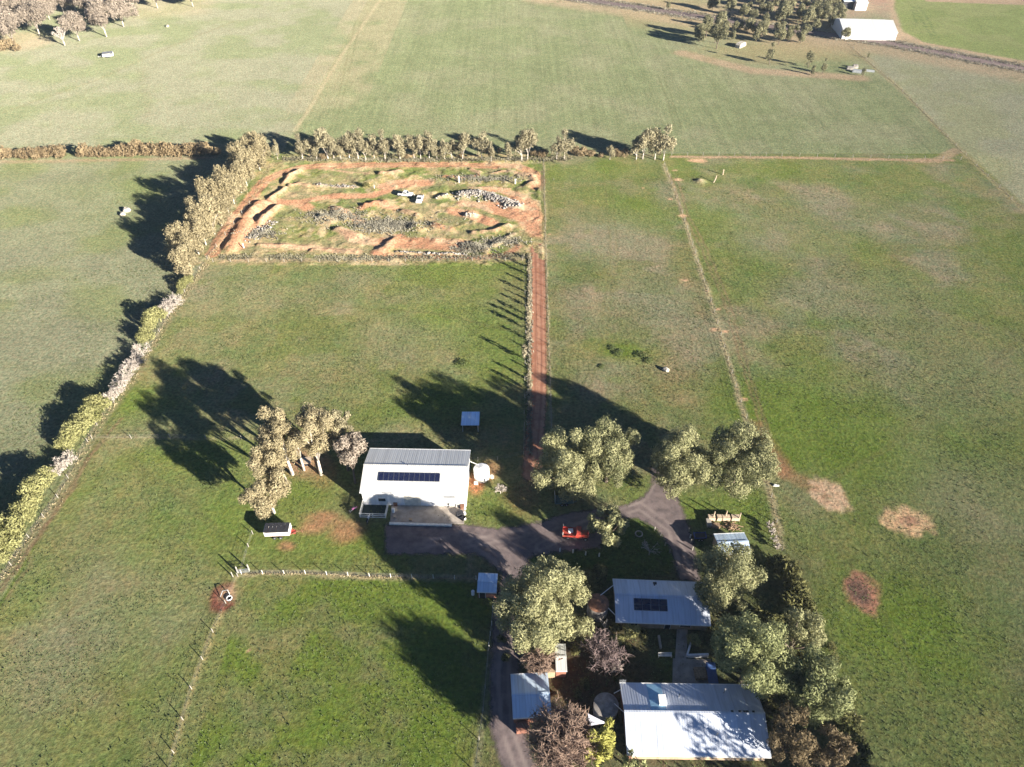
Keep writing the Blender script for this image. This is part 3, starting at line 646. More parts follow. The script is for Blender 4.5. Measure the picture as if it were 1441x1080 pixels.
# left tree line (photo px of base)
tl = [(262,392,.8),(268,378,.85),(262,366,.95),(280,358,.95),(290,345,.95),(284,332,1),(302,330,1),(312,318,1.02),(304,306,1.02),(322,300,1),(330,288,.95),(322,276,1),(340,272,.95),(348,262,.9),(342,250,.95),(356,248,.85),(366,240,.8),(356,232,.9),(372,228,.75),(362,220,.8)]
for i, (px, py, s) in enumerate(tl):
    g = G(px, py); v = V_left[i % 4]
    tree_obj('eucalypt_tree', g.x, g.y, rnd.uniform(0,6.3), v[0], v[1], f'tan eucalypt, {ORD[i]} from the lower end of the tree line west of the motocross ground', 'tree', 'eucalypts along the west tree line', (s*.84, s*.84, s*rnd.uniform(.8,1.05)))
tr = [(391,222,.62),(426,222,.78),(438,220,.7),(446,222,.6),(462,222,1.0),(470,221,.7),(480,222,.62),(492,221,.9),(504,222,1.0),(515,223,.7),(527,221,.8),(542,222,.9),(563,222,.85),(583,221,.82),(592,221,.8),(604,221,.85),(615,222,.6),(626,222,.65),(636,221,.68),(651,222,.85),(678,221,.85),(691,225,.62),(715,223,.62),(734,223,1.05),(742,222,1.0),(783,222,.72),(794,222,.9),(858,222,.5),(895,222,.85),(904,221,.98),(921,222,.98),(933,223,1.05)]
for i, (px, py, s) in enumerate(tr):
    g = G(px, py+3); v = V_row[i % 5]; thin = .7 if px in (391,691,715) else 1
    tree_obj('eucalypt_tree', g.x, g.y, rnd.uniform(0,6.3), v[0], v[1], f'grey-green eucalypt, {ordn(i)} from the left in the row behind the motocross ground', 'tree', 'eucalypts in the row behind the motocross ground', (s*1.15*thin, s*1.15*thin, s*1.15))
for i, (px, py, s) in enumerate([(690,214,.5),(703,215,.5),(752,220,.7),(762,221,.8),(768,218,.6),(808,218,.9),(820,220,1.0),(832,220,.7),(845,222,.6),(868,221,.8),(880,221,.9),(455,224,.6),(650,222,.5),(572,224,.5)]):
    g = G(px, py); tree_obj('bush', g.x, g.y, rnd.uniform(0,6.3), None, B_hedge[i % 4], f'brown low bush, {ORD[i]} of those between the row eucalypts, in reading order of planting', 'bush', 'low bushes between the row eucalypts', s)
# hedge row at left
xsb = [4,15,27,39,52,62,70,84,112,120,131,141,150,158,168,177,186,195,203,212,224,233,243,252,262,271,281,290,299,307]
for i, px in enumerate(xsb):
    g = G(px, 224 - px*.02 + rnd.uniform(-1,1)); s = rnd.uniform(.85,1.25)*(.65 if px in (112,299,307) else 1)
    tree_obj('bush', g.x, g.y, rnd.uniform(0,6.3), None, B_hedge[i % 4], f'rounded brown shrub, {ordn(i)} from the left in the hedge across the far left paddock', 'bush', 'shrubs of the far left hedge', (s,s,s*rnd.uniform(.9,1.3)))
# yellow and pale bushes on the west fence
yb = [(258,396,.6),(246,412,.45),(220,444,.6),(142,566,.6),(66,668,.6),(250,404,.75),(213,452,.95),(204,462,.8),(199,480,.85),(191,474,.6),(134,575,.9),(124,588,1.0),(113,600,1.0),(104,612,1.05),(95,622,.95),(88,632,.8),(56,682,1.0),(46,700,1.05),(38,716,1.05),(27,728,.9),(18,748,1.1),(6,768,1.15),(-8,790,1.1)]
for i, (px, py, s) in enumerate(yb):
    g = G(px+9, py+3); s *= rnd.uniform(.7,.95); tree_obj('bush', g.x, g.y, rnd.uniform(0,6.3), None, B_yel[i % 4], f'yellow-green bush, {ordn(i)} in planting order going down the west fence from the eucalypts', 'bush', 'yellow-green bushes on the west fence', (s,s,s*1.1))
pb = [(231,430,30),(222,440,26),(192,494,30),(180,512,30),(169,530,30),(160,546,26),(150,556,22),(146,562,20),(84,650,28),(72,662,26),(238,424,34),(228,436,28),(184,506,30),(174,520,28),(164,536,28),(156,550,22),(78,655,30),(90,645,24)]
for i, (px, py, w) in enumerate(pb):
    o = bare_tree(px+7, py, w, 1.6, 3.6 if i % 3 else 2.9, f'pale leafless shrub, {ORD[i]} in planting order going down the west fence', m='paletwig', n=26, tw=16, seed=40+i, twr=.045, name='bare_shrub'); o['group'] = 'pale leafless shrubs on the west fence'; o['category'] = 'bush'
# dark garden hedge right
dh = [(1093,792,1.0),(1104,806,1.1),(1112,820,1.1),(1120,836,1.0),(1108,842,.9),(1126,852,.9),(1134,868,.8),(1138,884,.75),(1142,900,.7),(1086,872,.8),(1130,930,.8),(1168,905,.4),(1170,925,.55),(1180,985,.7),(1190,1010,.8),(1196,1035,.85),(1204,1060,.85),(1210,1082,.8),(1062,868,.7)]
for i, (px, py, s) in enumerate(dh):
    g = G(px, py+8); tree_obj('bush', g.x, g.y, rnd.uniform(0,6.3), None, B_dark[i % 4], f'dark green shrub, {ORD[i]} along the garden edge beside the east paddock', 'bush', 'dark shrubs along the garden edge', s)
for i,(px,py,s) in enumerate([(886,893,.5),(975,905,.4),(870,905,.35)]):
    g = G(px,py); tree_obj('bush', g.x, g.y, i, None, B_yel[i], ['small yellow-green bush under the eave of the solar-panelled house','little green bush beside the garden path','tiny green bush beside the grey garden tree'][i], 'bush', None, s)
gs = [(905,893,.5),(868,884,.55),(884,912,.45),(858,900,.4),(1004,896,.6),(1012,880,.55),(996,872,.5),(1072,870,.7),(1086,892,.6),(1082,998,.7),(1098,1006,.7),(822,962,.5),(812,975,.45),(868,955,.4),(706,900,.45),(712,925,.4),(1050,870,.6),(1020,905,.7),(1090,968,.7),(1064,985,.5),(815,900,.45),(808,915,.5)]
for i, (px, py, s) in enumerate(gs):
    g = G(px, py+3); tree_obj('bush', g.x, g.y, rnd.uniform(0,6.3), None, B_dark[i % 4], f'shaded dark garden shrub, {ordn(i)} in planting order around the two houses', 'bush', 'shaded shrubs around the two houses', (s*.9, s*.9, s*.8))
# pale dry hedge near the blue shed
pg = [(1083,735),(1087,745),(1090,755),(1094,765)]
for i, (px, py) in enumerate(pg):
    o = bare_tree(px, py+4, 12, .9, 1.9, f'pale dry bush, {ORD[i]} down the fence behind the blue shed', m='paletwig', n=16, tw=16, seed=60+i, twr=.05, name='dry_bush'); o['group'] = 'pale dry bushes behind the blue shed'; o['category'] = 'bush'
# saplings along the lane
sap = [(745,366,.7),(746,378,1.1),(744,387,1.25),(746,400,.9),(744,413,1.25),(746,424,.9),(744,432,1.0),(743,444,1.3),(745,454,1.4),(744,464,1.3),(743,478,1.1),(745,492,.6),(738,506,1.45),(745,520,.7),(745,535,1.1),(746,550,1.2),(746,575,.9)]
cl = ell_clumps(random.Random(5), .45, .45, 1.6, 1.6, 9, .42, -1)
SAPS = [(None, crown_mesh('crown', ell_clumps(random.Random(50+i), .4, .4, 1.6, 1.5, 9, .36, -1), .3, 120, 80+i, leaf_mat('sapling_leaves_%d' % i, (.20,.17,.10), (.40,.35,.24)) if i == 0 else bpy.data.materials['sapling_leaves_0'], droop=1.6, inner=.3)) for i in range(3)]
sb = MB(); sb.tube([(0,0,-.05),(0,0,1.6)], [.06,.03], 5); sapt = bpy.data.meshes.new('trunk'); sapt.from_pydata(sb.v, [], sb.f); sapt.materials.append(M['bark'])
for i, (px, py, s) in enumerate(sap):
    g = G(px, py); tree_obj('sapling', g.x, g.y, rnd.uniform(0,6.3), sapt, SAPS[i % 3][1], f'slender pale sapling, {ORD[i]} from the motocross ground down the dirt lane', 'sapling', 'saplings along the dirt lane', (s*.8, s*.8, s))

# woodland top left
wl = [(5,20,1.0),(18,40,1.0),(-10,55,1.0),(42,12,1.0),(56,50,1.05),(22,66,1.1),(-20,30,1.1),(78,-4,1.0),(112,58,.9),(108,18,.75),(134,8,1.0),(150,52,1.1),(174,38,1.1),(160,20,1.0),(192,18,1.0),(128,-14,1.1),(185,-10,1.0),(222,12,.9),(215,-16,1.0),(272,10,.85),(300,-18,1.0),(50,-22,1.0),(0,-12,1.1),(100,-30,1.0),(30,25,.9),(70,28,.8),(90,18,.9),(38,36,.9),(124,24,.8),(164,2,1.0),(205,-6,.9),(240,-14,.9),(12,4,1.0)]
for i, (px, py, s) in enumerate(sorted(wl)):
    g = G(px, py); v = V_pink[i % 4]
    tree_obj('eucalypt_tree', g.x, g.y, rnd.uniform(0,6.3), v[0], v[1], f'pinkish brown eucalypt with white trunk, {ordn(i)} from the left in the far left woodland', 'tree', 'eucalypts of the far left woodland', (s*1.08,s*1.08,s*.98))
g = G(86,57); bare_tree(84,46,22,6,9.5,'bleached dead tree with forked white branches in front of the far left woodland', m='paletwig', n=22, tw=10, seed=21, twr=.09, tr=1.8)
for i,(px,py,s) in enumerate([(3,72,1.1),(14,70,1.2),(26,72,.8)]):
    g = G(px,py); tree_obj('bush', g.x, g.y, i, None, B_hedge[i], ['brown bush at the left rim of the far woodland','brown bush right of its twin at the woodland rim','smallest brown bush under the woodland edge'][i], 'bush', None, s*1.2)
# far right cluster
fc = [(940,14,.5),(1002,14,.75),(1006,52,.5),(983,58,.7),(993,52,.85),(1008,68,.95),(1006,60,.9),(1020,46,.5),(1026,20,.7),(1035,44,.5),(1042,42,.6),(1052,45,.65),(1060,48,.6),(1072,50,.7),(1080,22,1.0),(1088,8,1.1),(1095,62,.75),(1100,30,1.05),(1106,18,1.0),(1112,50,.5),(1120,46,.55),(1118,8,1.1),(1126,60,.6),(1134,34,.9),(1132,14,1.1),(1142,28,.9),(1132,52,.6),(1150,12,1.0),(1156,30,.85),(1168,38,.9),(1176,28,.8),(1184,34,.75),(1188,57,.6),(1112,-8,1.1),(1090,-12,1.1),(1060,-6,1.0),(1046,24,.7),(1068,12,.9),(1140,-6,1.0),(1170,10,.9),(1030,-10,1.0),(1000,-8,.8),(1075,36,.6),(1058,30,.6),(1018,30,.6),(1064,58,.55),(1030,56,.45),(1012,40,.7),(1070,22,.9),(1100,44,.7),(1146,44,.6),(1126,28,.8),(1054,16,.7),(1160,20,.8),(1108,60,.5),(1092,44,.65)]
for i, (px, py, s) in enumerate(sorted(fc)):
    g = G(px, py+1); v = (V_slim[i % 3] if i % 3 == 0 else V_far[i % 4])
    tree_obj('eucalypt_tree', g.x, g.y, rnd.uniform(0,6.3), v[0], v[1], f'olive eucalypt, {ordn(i)} from the left in the clump before the far road', 'tree', 'eucalypts in the clump before the far road', (s*.84,s*.84,s*(.95 if px < 1030 else .8)))
for i, (px, py, s, h) in enumerate([(1082,91,.75,'slim dark eucalypt standing apart in front of the far clump'),(1137,95,.62,'taller of three small dark trees at the crop edge'),(1143,106,.38,'shortest of three small dark trees at the crop edge'),(1157,104,.5,'small dark tree right of its two neighbours at the crop edge'),(1213,108,.32,'small round tree beside the pale farm junk by the fence'),(1221,82,.2,'tiny round bush beside the slanting far fence')]):
    g = G(px, py); v = V_slim[i % 3]; tree_obj('eucalypt_tree', g.x, g.y, i, v[0], v[1], h, 'tree', None, (s*.9,s*.9,s))

# grass tufts (uncountable)
def tufts(name, P, h, w, m, label, seed=0, blades=4, zf=None):
    g = np.random.default_rng(seed); P = np.asarray(P, float); n = len(P)
    z0 = np.array([hgt(*p) for p in P]) if zf else np.zeros(n)
    Vs = []
    for b in range(blades):
        a = g.random(n)*6.283; k = h*(.5+.8*g.random(n)); sp_ = w*(.3+g.random(n)); ww = w*.5
        bx = P[:,0]; by = P[:,1]
        Vs.append(np.stack([np.stack([bx-np.sin(a)*ww, by+np.cos(a)*ww, z0],1), np.stack([bx+np.sin(a)*ww, by-np.cos(a)*ww, z0],1), np.stack([bx+np.cos(a)*sp_, by+np.sin(a)*sp_, z0+k],1)],1))
    V = np.concatenate(Vs).reshape(-1,3); me = np_mesh(name, V, np.arange(len(V)).reshape(-1,3)); o = link(name, me, m); return tag(o, label, 'grass', kind='stuff')
def along(px, n, wid, seed, world=False):
    g = np.random.default_rng(seed); P = [(p[0],p[1]) for p in (px if world else PX(*px))]
    seg = [math.dist(a,b) for a,b in zip(P[:-1],P[1:])]; tot = sum(seg); out = []
    for t in g.random(n)*tot:
        for (a,b),l in zip(zip(P[:-1],P[1:]),seg):
            if t <= l: break
            t -= l
        k = min(t/l,1); out.append((a[0]+(b[0]-a[0])*k+g.normal()*wid, a[1]+(b[1]-a[1])*k+g.normal()*wid))
    return out
tufts('dry_grass', along([(746,362),(746,450),(745,550),(745,640)], 1100, .3, 1), .5, .28, M['scrub'], 'pale dry grass lining the dirt lane under the saplings', 1)
tufts('dry_grass', along([(935,232),(960,300),(1005,440),(1035,545),(1058,612),(1085,700),(1100,770)], 700, .1, 2), .2, .12, M['straw'], 'straw coloured grass under the long slanting fence', 2)
tufts('dry_grass', along([(765,230),(767,300),(770,420),(775,560),(776,600)], 700, .1, 3), .2, .12, M['straw'], 'thin straw grass under the fence right of the dirt lane', 3)
tufts('dry_grass', along([(380,232),(345,300),(292,366),(237,448),(183,538),(137,600),(110,648),(82,702),(41,758),(0,822)], 900, .6, 4), .3, .2, M['straw'], 'dry grass along the foot of the west bushes', 4)
tufts('dry_grass', along([(310,362),(400,362),(500,364),(620,362),(745,360)], 1800, .8, 5), .35, .3, M['drygrass'], 'dry grass along the lower edge of the motocross ground', 5)
tufts('dry_grass', along([(340,808),(430,808),(520,812),(670,815)], 500, .12, 6), .22, .15, M['straw'], 'straw grass under the fence above the small green paddock', 6)
tufts('dry_grass', along([(400,224),(560,226),(800,224)], 2200, .9, 7), .5, .4, M['drygrass'], 'grey dry grass at the feet of the far eucalypt row', 7)
tufts('dry_grass', along([(1441,296),(1345,205),(1270,128),(1190,60)], 700, .2, 8), .22, .15, M['drygrass'], 'dry grass under the fence slanting to the far sheds', 8)
_rp = [(p[0], p[1]) for p in road_pts]
tufts('dry_grass', along([(x+1.5, y-7) for x, y in _rp], 2600, 1.6, 14, True) + along([(x-1.5, y+7) for x, y in _rp], 2600, 1.6, 15, True), .45, .4, M['scrub'], 'rank dry grass on both verges of the country road', 10)
g_ = np.random.default_rng(55)
pp = np.stack([g_.uniform(-110,110,60000), g_.uniform(38,175,60000)],1)
kk = (np.abs(pp[:,0]) < .76*(pp[:,1]*cp+110*sp)) & (fbm(pp[:,0],pp[:,1],9,44,3) > .44)
sdv = drive_sd(pp[:,0], pp[:,1]); lv = pdist(pp[:,0],pp[:,1],lane_c)
kk &= (sdv > .6) & (lv > 2.2)
def gm_mat():
    return leaf_mat('pasture_blades', (.09,.12,.045), (.17,.20,.09), .3)
tufts('pasture_tussocks', pp[kk], .16, .16, gm_mat(), 'scattered darker grass tussocks across the near paddocks', 9, 3)
pp = np.stack([g_.uniform(-130,130,9000), g_.uniform(38,230,9000)],1)
kk = (np.abs(pp[:,0]) < .76*(pp[:,1]*cp+110*sp)) & (fbm(pp[:,0],pp[:,1],12,144,4) > .55) & ~((pp[:,0] > -92) & (pp[:,0] < 10) & (pp[:,1] > 172))
kk &= (drive_sd(pp[:,0], pp[:,1]) > .6) & (pdist(pp[:,0],pp[:,1],lane_c) > 2.2)
tufts('pasture_weeds', pp[kk], .24, .2, M['weed'], 'patches of darker rank weeds standing above the short pasture', 19, 6)
# scrub inside motocross ground
sc_pts = [(g_.normal(0,1)*5.5, g_.normal(0,1)*2.2) for _ in range(1500)]
for nm_, (cx, cy), sx_, sy_, n_, lab in [('scrub',(545,318),6,2.2,1500,'grey dry scrub in the middle of the motocross ground'),('scrub',(668,351),3,1.4,600,'dense grey brush heap at the lower right of the motocross ground'),('scrub',(368,330),3.2,1.2,350,'grey weeds on the left berm of the motocross ground'),('scrub',(470,305),5,2,700,'sparse olive weeds left of centre in the motocross ground'),('scrub',(705,341),3.5,1.2,400,'dry weeds beside the low berm near the lane entrance'),('scrub',(680,252),7,1.2,500,'thin weeds between the far bends of the motocross ground')]:
    c = G(cx, cy); P = np.stack([c.x+g_.normal(size=n_)*sx_, c.y+g_.normal(size=n_)*sy_],1)
    tufts(nm_, P, .38, .34, M['scrub'], lab, int(cx), 4, True)
def rocks(name, P, s, m, label, seed, kind='stuff', sq=.7):
    g = np.random.default_rng(seed); base = np.array([[1,0,0],[-1,0,0],[0,1,0],[0,-1,0],[0,0,1],[0,0,-1]],float)
    Fb = np.array([[0,2,4],[2,1,4],[1,3,4],[3,0,4],[2,0,5],[1,2,5],[3,1,5],[0,3,5]]); Vs=[]; Fs=[]
    for i,(x,y) in enumerate(P):
        v = base*(s*(.25+1.3*g.random()**2))*(.6+.8*g.random((6,1))); a = g.random()*6.3; c_,s_ = math.cos(a),math.sin(a)
        v = v @ np.array([[c_,s_,0],[-s_,c_,0],[0,0,sq]]); v += (x,y,hgt(x,y)+s*.15); Vs.append(v); Fs.append(Fb+i*6)
    me = np_mesh(name, np.concatenate(Vs), np.concatenate(Fs)); o = link(name, me, m); return tag(o, label, 'rubble', kind=kind)
P = along(c4((490,520),(600,510),(720,545),(850,590)), 900, 1.25, 31, True); rocks('rubble', P, .38, M['rubble'], 'long heap of grey stone rubble and old tyres', 31)
P = along(c4((480,505),(560,495)) , 60, .8, 32, True); rocks('rubble', P, .4, M['black'], 'dark tyres tipped at the end of the rubble heap', 32)
P = along(c3((640,450),(760,462),(900,465)), 200, .7, 33, True); rocks('rubble', P, .32, M['rubble'], 'line of grey stones in the upper left motocross loop', 33)
P = along(c3((230,800),(300,740),(380,690)), 160, 1.1, 34, True); rocks('rubble', P, .4, M['rubble'], 'stony rubble along the left berm', 34)
P = along(c4((80,880),(300,890),(520,895)), 220, .3, 35, True); rocks('rubble', P, .35, M['rubble'], 'row of stones edging the lower straight', 35)
P = along(c4((360,530),(410,520)), 60, .8, 36, True); rocks('rubble', P, .4, M['rubble'], 'small rubble mound right of the parked utility', 36)
P = along(c4((520,660),(570,640)), 50, .7, 37, True); rocks('rubble', P, .35, M['stone'], 'pale broken concrete on the right mound', 37)

# ------------------------------------------------------------------ fences
def fence(px, spacing, label, h=1.2, wires=3, pm='post', pr=.07, world=None, first_white=False):
    P = PX(*px); o = P[0]; e = empty('wire_fence', (o.x, o.y, 0)); pm_ = MB(); pm_.tube([(0,0,-.1),(0,0,h)], [pr, pr*.9], 6)
    me = None; wv = MB(); prev = None
    for a, b in zip(P[:-1], P[1:]):
        L = (b-a).length; n = max(1, round(L/spacing))
        for i in range(n if b is not P[-1] else n+1):
            p = a.lerp(b, i/n) - o; z = hgt(a.x+(b.x-a.x)*i/n, a.y+(b.y-a.y)*i/n)
            if me is None: q = pm_.build('post', M[pm], e, loc=(p.x,p.y,z)); me = q.data
            else: link('post', me, None, e, (p.x,p.y,z))
        for k in range(wires):
            z = h*(.3+.65*k/(max(wires-1,1)))
            wv.tube([a-o+Vector((0,0,z)), b-o+Vector((0,0,z))], .012, 3, False)
    wv.build('wire', M['wire'], e); tag(e, label, 'fence'); return e
fence([(935,232),(960,300),(1005,440),(1035,545),(1058,612),(1085,700),(1100,775)], 5, 'long wire fence slanting down to the garden corner')
fence([(765,230),(767,300),(770,420),(775,560),(776,602)], 5, 'wire fence just right of the dirt lane')
fence([(737,365),(740,450),(738,560),(737,632)], 6, 'wire fence left of the saplings on the dirt lane')
fence([(300,369),(500,369),(735,367)], 5, 'wire fence across the lower edge of the motocross ground')
fence([(945,219),(1100,220),(1250,223),(1352,225)], 6, 'wire fence beside the narrow pinkish track')
fence([(1441,299),(1345,206),(1270,129),(1192,62)], 8, 'wire fence slanting away to the far white shed')
fence([(-10,838),(41,757),(82,701),(110,647),(137,599),(183,537),(237,447),(292,365),(352,288)], 6, 'wire fence on the inner side of the west bushes')
fence([(340,808),(430,808),(520,812),(670,816)], 4, 'wire fence along the top of the small green paddock', pm='whitepost')
fence([(335,812),(300,890),(270,970),(245,1060),(240,1085)], 5, 'wire fence down the left of the small green paddock')
fence([(695,838),(692,880),(688,910)], 2.5, 'short pale fence below the little shed with sky-tinted blue roof', pm='whitepost', h=1.3, wires=4)
fence([(688,910),(680,1000),(668,1085)], 4, 'wire fence between the green paddock and the gravel lane')
fence([(340,806),(350,770),(356,752)], 4, 'short fence running up from the gate posts')
fence([(645,650),(700,648),(737,640),(738,600)], 4, 'wire fence around the tank corner of the barn')
fence([(130,618),(240,617),(340,618)], 9, 'faint wire fence crossing the middle paddock')
fence([(1100,775),(1135,850),(1160,930),(1200,1010),(1225,1085)], 4, 'wire fence outside the dark garden shrubs')
def post(px, py, h, r, label, m='whitepost', group=None, cat='post', name='white_post', cap=True):
    g = G(px, py); b = MB(); b.tube([(0,0,-.1),(0,0,h*.85),(0,0,h)], [r, r*.93, r*.6], 8); o = b.build(name, M[m], None, loc=(g.x,g.y,hgt(g.x,g.y))); tag(o, label, cat, group); return o
post(646,257,2.2,.28,'white marker post left of its twin behind the rubble heap'); post(725,259,1.6,.28,'shorter white marker post in the far right bend')
post(527,266,1.2,.12,'small white post beside the dark bush in the upper loop'); post(343,349,1.5,.2,'white post at the lower left corner of the motocross ground')
post(1017,246,1.9,.22,'pale post upright in the right paddock near the far track', 'palewood'); 
g = G(1004,257); b = MB(); b.tube([(0,0,-.1),(.5,.3,.9),(1.0,1.2,1.9)], [.2,.2,.12], 7); tag(b.build('leaning_stump', M['palewood'], None, loc=(g.x,g.y,0)), 'pale leaning stump beside a small earth heap', 'stump')
for i,(px,py) in enumerate([(788,776),(806,778),(824,781),(843,783)]): post(px,py,1.0,.14,f'white bollard, {ORD[i]} from the left in the row below the red truck', group='white bollards below the red truck', cat='bollard', name='bollard')
for i,(px,py) in enumerate([(921,746),(929,754),(936,768),(942,778),(952,802)]): post(px,py,1.0,.12,f'grey bollard, {ORD[i]} from the top along the left side of the house drive', 'post', 'grey bollards left of the house drive', 'bollard', 'bollard')
for i,(px,py) in enumerate([(969,748),(971,757),(972,764),(974,774)]): post(px,py,1.0,.13,f'pale bollard, {ORD[i]} from the top along the right side of the house drive', 'whitepost' if i==1 else 'post', 'pale bollards right of the house drive', 'bollard', 'bollard')
g = G(515,264); tree_obj('bush', g.x, g.y, 0, None, B_dark[0], 'dark green bush in the upper left motocross loop', 'bush', None, .55)
B_weed = bush_variants(3, 'weed', .9, 1.4, .3, 90, 9, .4)
for px,py,s,lab in [(862,490,.9,'low green weed clump at the upper end of the strip paddock weeds'),(870,497,1.2,'largest low green weed clump in the strip paddock'),(846,516,.7,'weed clump lowest and furthest from the pale boulder'),(902,500,1.1,'green weed clump beside bare earth in the strip paddock'),(912,508,1.0,'green weed clump just above the pale boulder'),(650,511,1.1,'bright weed clump alone in the paddock above the horse shelter')]:
    g = G(px,py); tree_obj('bush', g.x, g.y, 0, None, B_weed[int(px)%3], lab, 'weeds', None, (s,s,s*.35))
# rocks & single things
def rock(px,py,s,label,seed,m='stone'):
    g=G(px,py); rr=np.random.default_rng(seed); import bmesh
    bm=bmesh.new(); bmesh.ops.create_icosphere(bm,subdivisions=2,radius=s)
    for v in bm.verts: v.co*= .8+.4*rr.random(); v.co.z*=.75
    me=bpy.data.meshes.new('boulder'); bm.to_mesh(me); bm.free(); o=link('boulder',me,M[m],None,(g.x,g.y,s*.4)); tag(o,label,'rock')
rock(937,522,.75,'single pale boulder in the strip paddock below the bare earth',1); rock(179,298,1.2,'pale boulder at the edge of the long west shadow',2); rock(173,303,.9,'smaller tan boulder leaning on the pale one',3)
rock(236,28+10,.9,'small white boulder beside the far left woodland',4)

# ------------------------------------------------------------------ buildings
def frame2(pa, pb, h):
    a, b = G(*pa, h), G(*pb, h); d = b-a; return a, math.atan2(d.y, d.x), d.length
def gable(name, label, cat, loc, rz, L, D, eave, rid, wallm, roofm, ridge_at=.5, over=.35, thick=.09, openings=(), solar=None, base=0, axis='x', wall_front=None, open_sides=False):
    """local x along front (0..L), y depth (0..D)"""
    e = empty(name, (loc.x, loc.y, base), rz); ry = D*ridge_at; b = MB()
    t = .12
    if open_sides:
        for x in (.15, L*.5, L-.15):
            for y in (.15, D-.15): b2 = MB(); b2.box(x-.07,x+.07,y-.07,y+.07,-.05,eave); b2.build('post', M['steel'], e)
    else:
        b.box(0,L,0,t,-.05,eave); b.box(0,L,D-t,D,-.05,eave)
        for x0 in (0, L-t):
            b.prism([(0,0),(0,0)],0,0) if False else b.add([(x0,t,-.05),(x0,D-t,-.05),(x0,D-t,eave),(x0,ry,rid-.05),(x0,t,eave),(x0+t,t,-.05),(x0+t,D-t,-.05),(x0+t,D-t,eave),(x0+t,ry,rid-.05),(x0+t,t,eave)],
              [(0,1,2,3,4),(9,8,7,6,5),(0,5,6,1),(1,6,7,2),(2,7,8,3),(3,8,9,4),(4,9,5,0)])
        b.build('wall', M[wallm], e)
    r = MB(); s1 = (rid-eave)/ry; s2 = (rid-eave)/(D-ry); z0 = eave - over*s1; z1 = eave - over*s2
    x0, x1 = -over*.7, L+over*.7
    r.add([(x0,-over,z0),(x1,-over,z0),(x1,ry,rid),(x0,ry,rid),(x0,-over,z0+thick),(x1,-over,z0+thick),(x1,ry,rid+thick),(x0,ry,rid+thick)],[(0,3,2,1),(4,5,6,7),(0,1,5,4),(3,0,4,7),(1,2,6,5)])
    r.add([(x0,ry,rid),(x1,ry,rid),(x1,D+over,z1),(x0,D+over,z1),(x0,ry,rid+thick),(x1,ry,rid+thick),(x1,D+over,z1+thick),(x0,D+over,z1+thick)],[(0,3,2,1),(4,5,6,7),(1,2,6,5),(3,0,4,7),(2,3,7,6)])
    # standing seams
    n = int((x1-x0)/.76)
    for i in range(n+1):
        x = x0+.02+i*.76
        if x > x1-.05: break
        r.add([(x,-over,z0+thick+.014),(x+.05,-over,z0+thick+.014),(x+.05,ry,rid+thick+.014),(x,ry,rid+thick+.014)],[(0,1,2,3)])
        r.add([(x,ry,rid+thick+.014),(x+.05,ry,rid+thick+.014),(x+.05,D+over,z1+thick+.014),(x,D+over,z1+thick+.014)],[(0,1,2,3)])
    ro = r.build('roof', M[roofm], e)
    c = MB(); c.box(x0-.02,x1+.02,ry-.16,ry+.16,rid+thick+.035,rid+thick+.085); c.build('ridge_cap', M[roofm], ro)
    gt = MB(); gt.box(x0,x1,-over-.14,-over-.005,z0-.05,z0+.10); gt.box(x0,x1,D+over+.005,D+over+.14,z1-.05,z1+.10); gt.build('gutter', M['white'], e)
    for (kind, side, a, b_, z_a, z_b, mm) in openings:
        w = MB(); y = -.03 if side == 'f' else D+.005
        w.box(a,b_,y,y+.025,z_a,z_b); ob = w.build(kind, M[mm], e)
        if kind in ('window','roller_door','door'):
            f = MB(); y2 = y-.02 if side == 'f' else y+.026
            f.box(a-.06,a-.003,y2,y2+.04,z_a-.06,z_b+.06); f.box(b_+.003,b_+.06,y2,y2+.04,z_a-.06,z_b+.06); f.box(a-.002,b_+.002,y2,y2+.04,z_b+.003,z_b+.06); f.build('frame', M['white'], ob)
    if solar:
        sx, sy0, nX, nY, pw, ph = solar
        for j in range(nY):
            for i in range(nX):
                p = MB(); xa = sx+i*(pw+.04); ya = sy0+j*(ph+.04)
                zf = lambda y: eave+y*s1+thick+.11
                p.add([(xa,ya,zf(ya)),(xa+pw,ya,zf(ya)),(xa+pw,ya+ph,zf(ya+ph)),(xa,ya+ph,zf(ya+ph)),(xa,ya,zf(ya)+.04),(xa+pw,ya,zf(ya)+.04),(xa+pw,ya+ph,zf(ya+ph)+.04),(xa,ya+ph,zf(ya+ph)+.04)],[(3,2,1,0),(4,5,6,7),(0,1,5,4),(1,2,6,5),(2,3,7,6),(3,0,4,7)])
                q = p.build('solar_panel', M['solar_edge'], e)
                c = MB(); m_ = .045; c.add([(xa+m_,ya+m_,zf(ya+m_)+.046),(xa+pw-m_,ya+m_,zf(ya+m_)+.046),(xa+pw-m_,ya+ph-m_,zf(ya+ph-m_)+.046),(xa+m_,ya+ph-m_,zf(ya+ph-m_)+.046)],[(0,1,2,3)]); c.build('solar_cells', M['solar'], q)
    tag(e, label, cat); e['eave']=eave; return e, s1
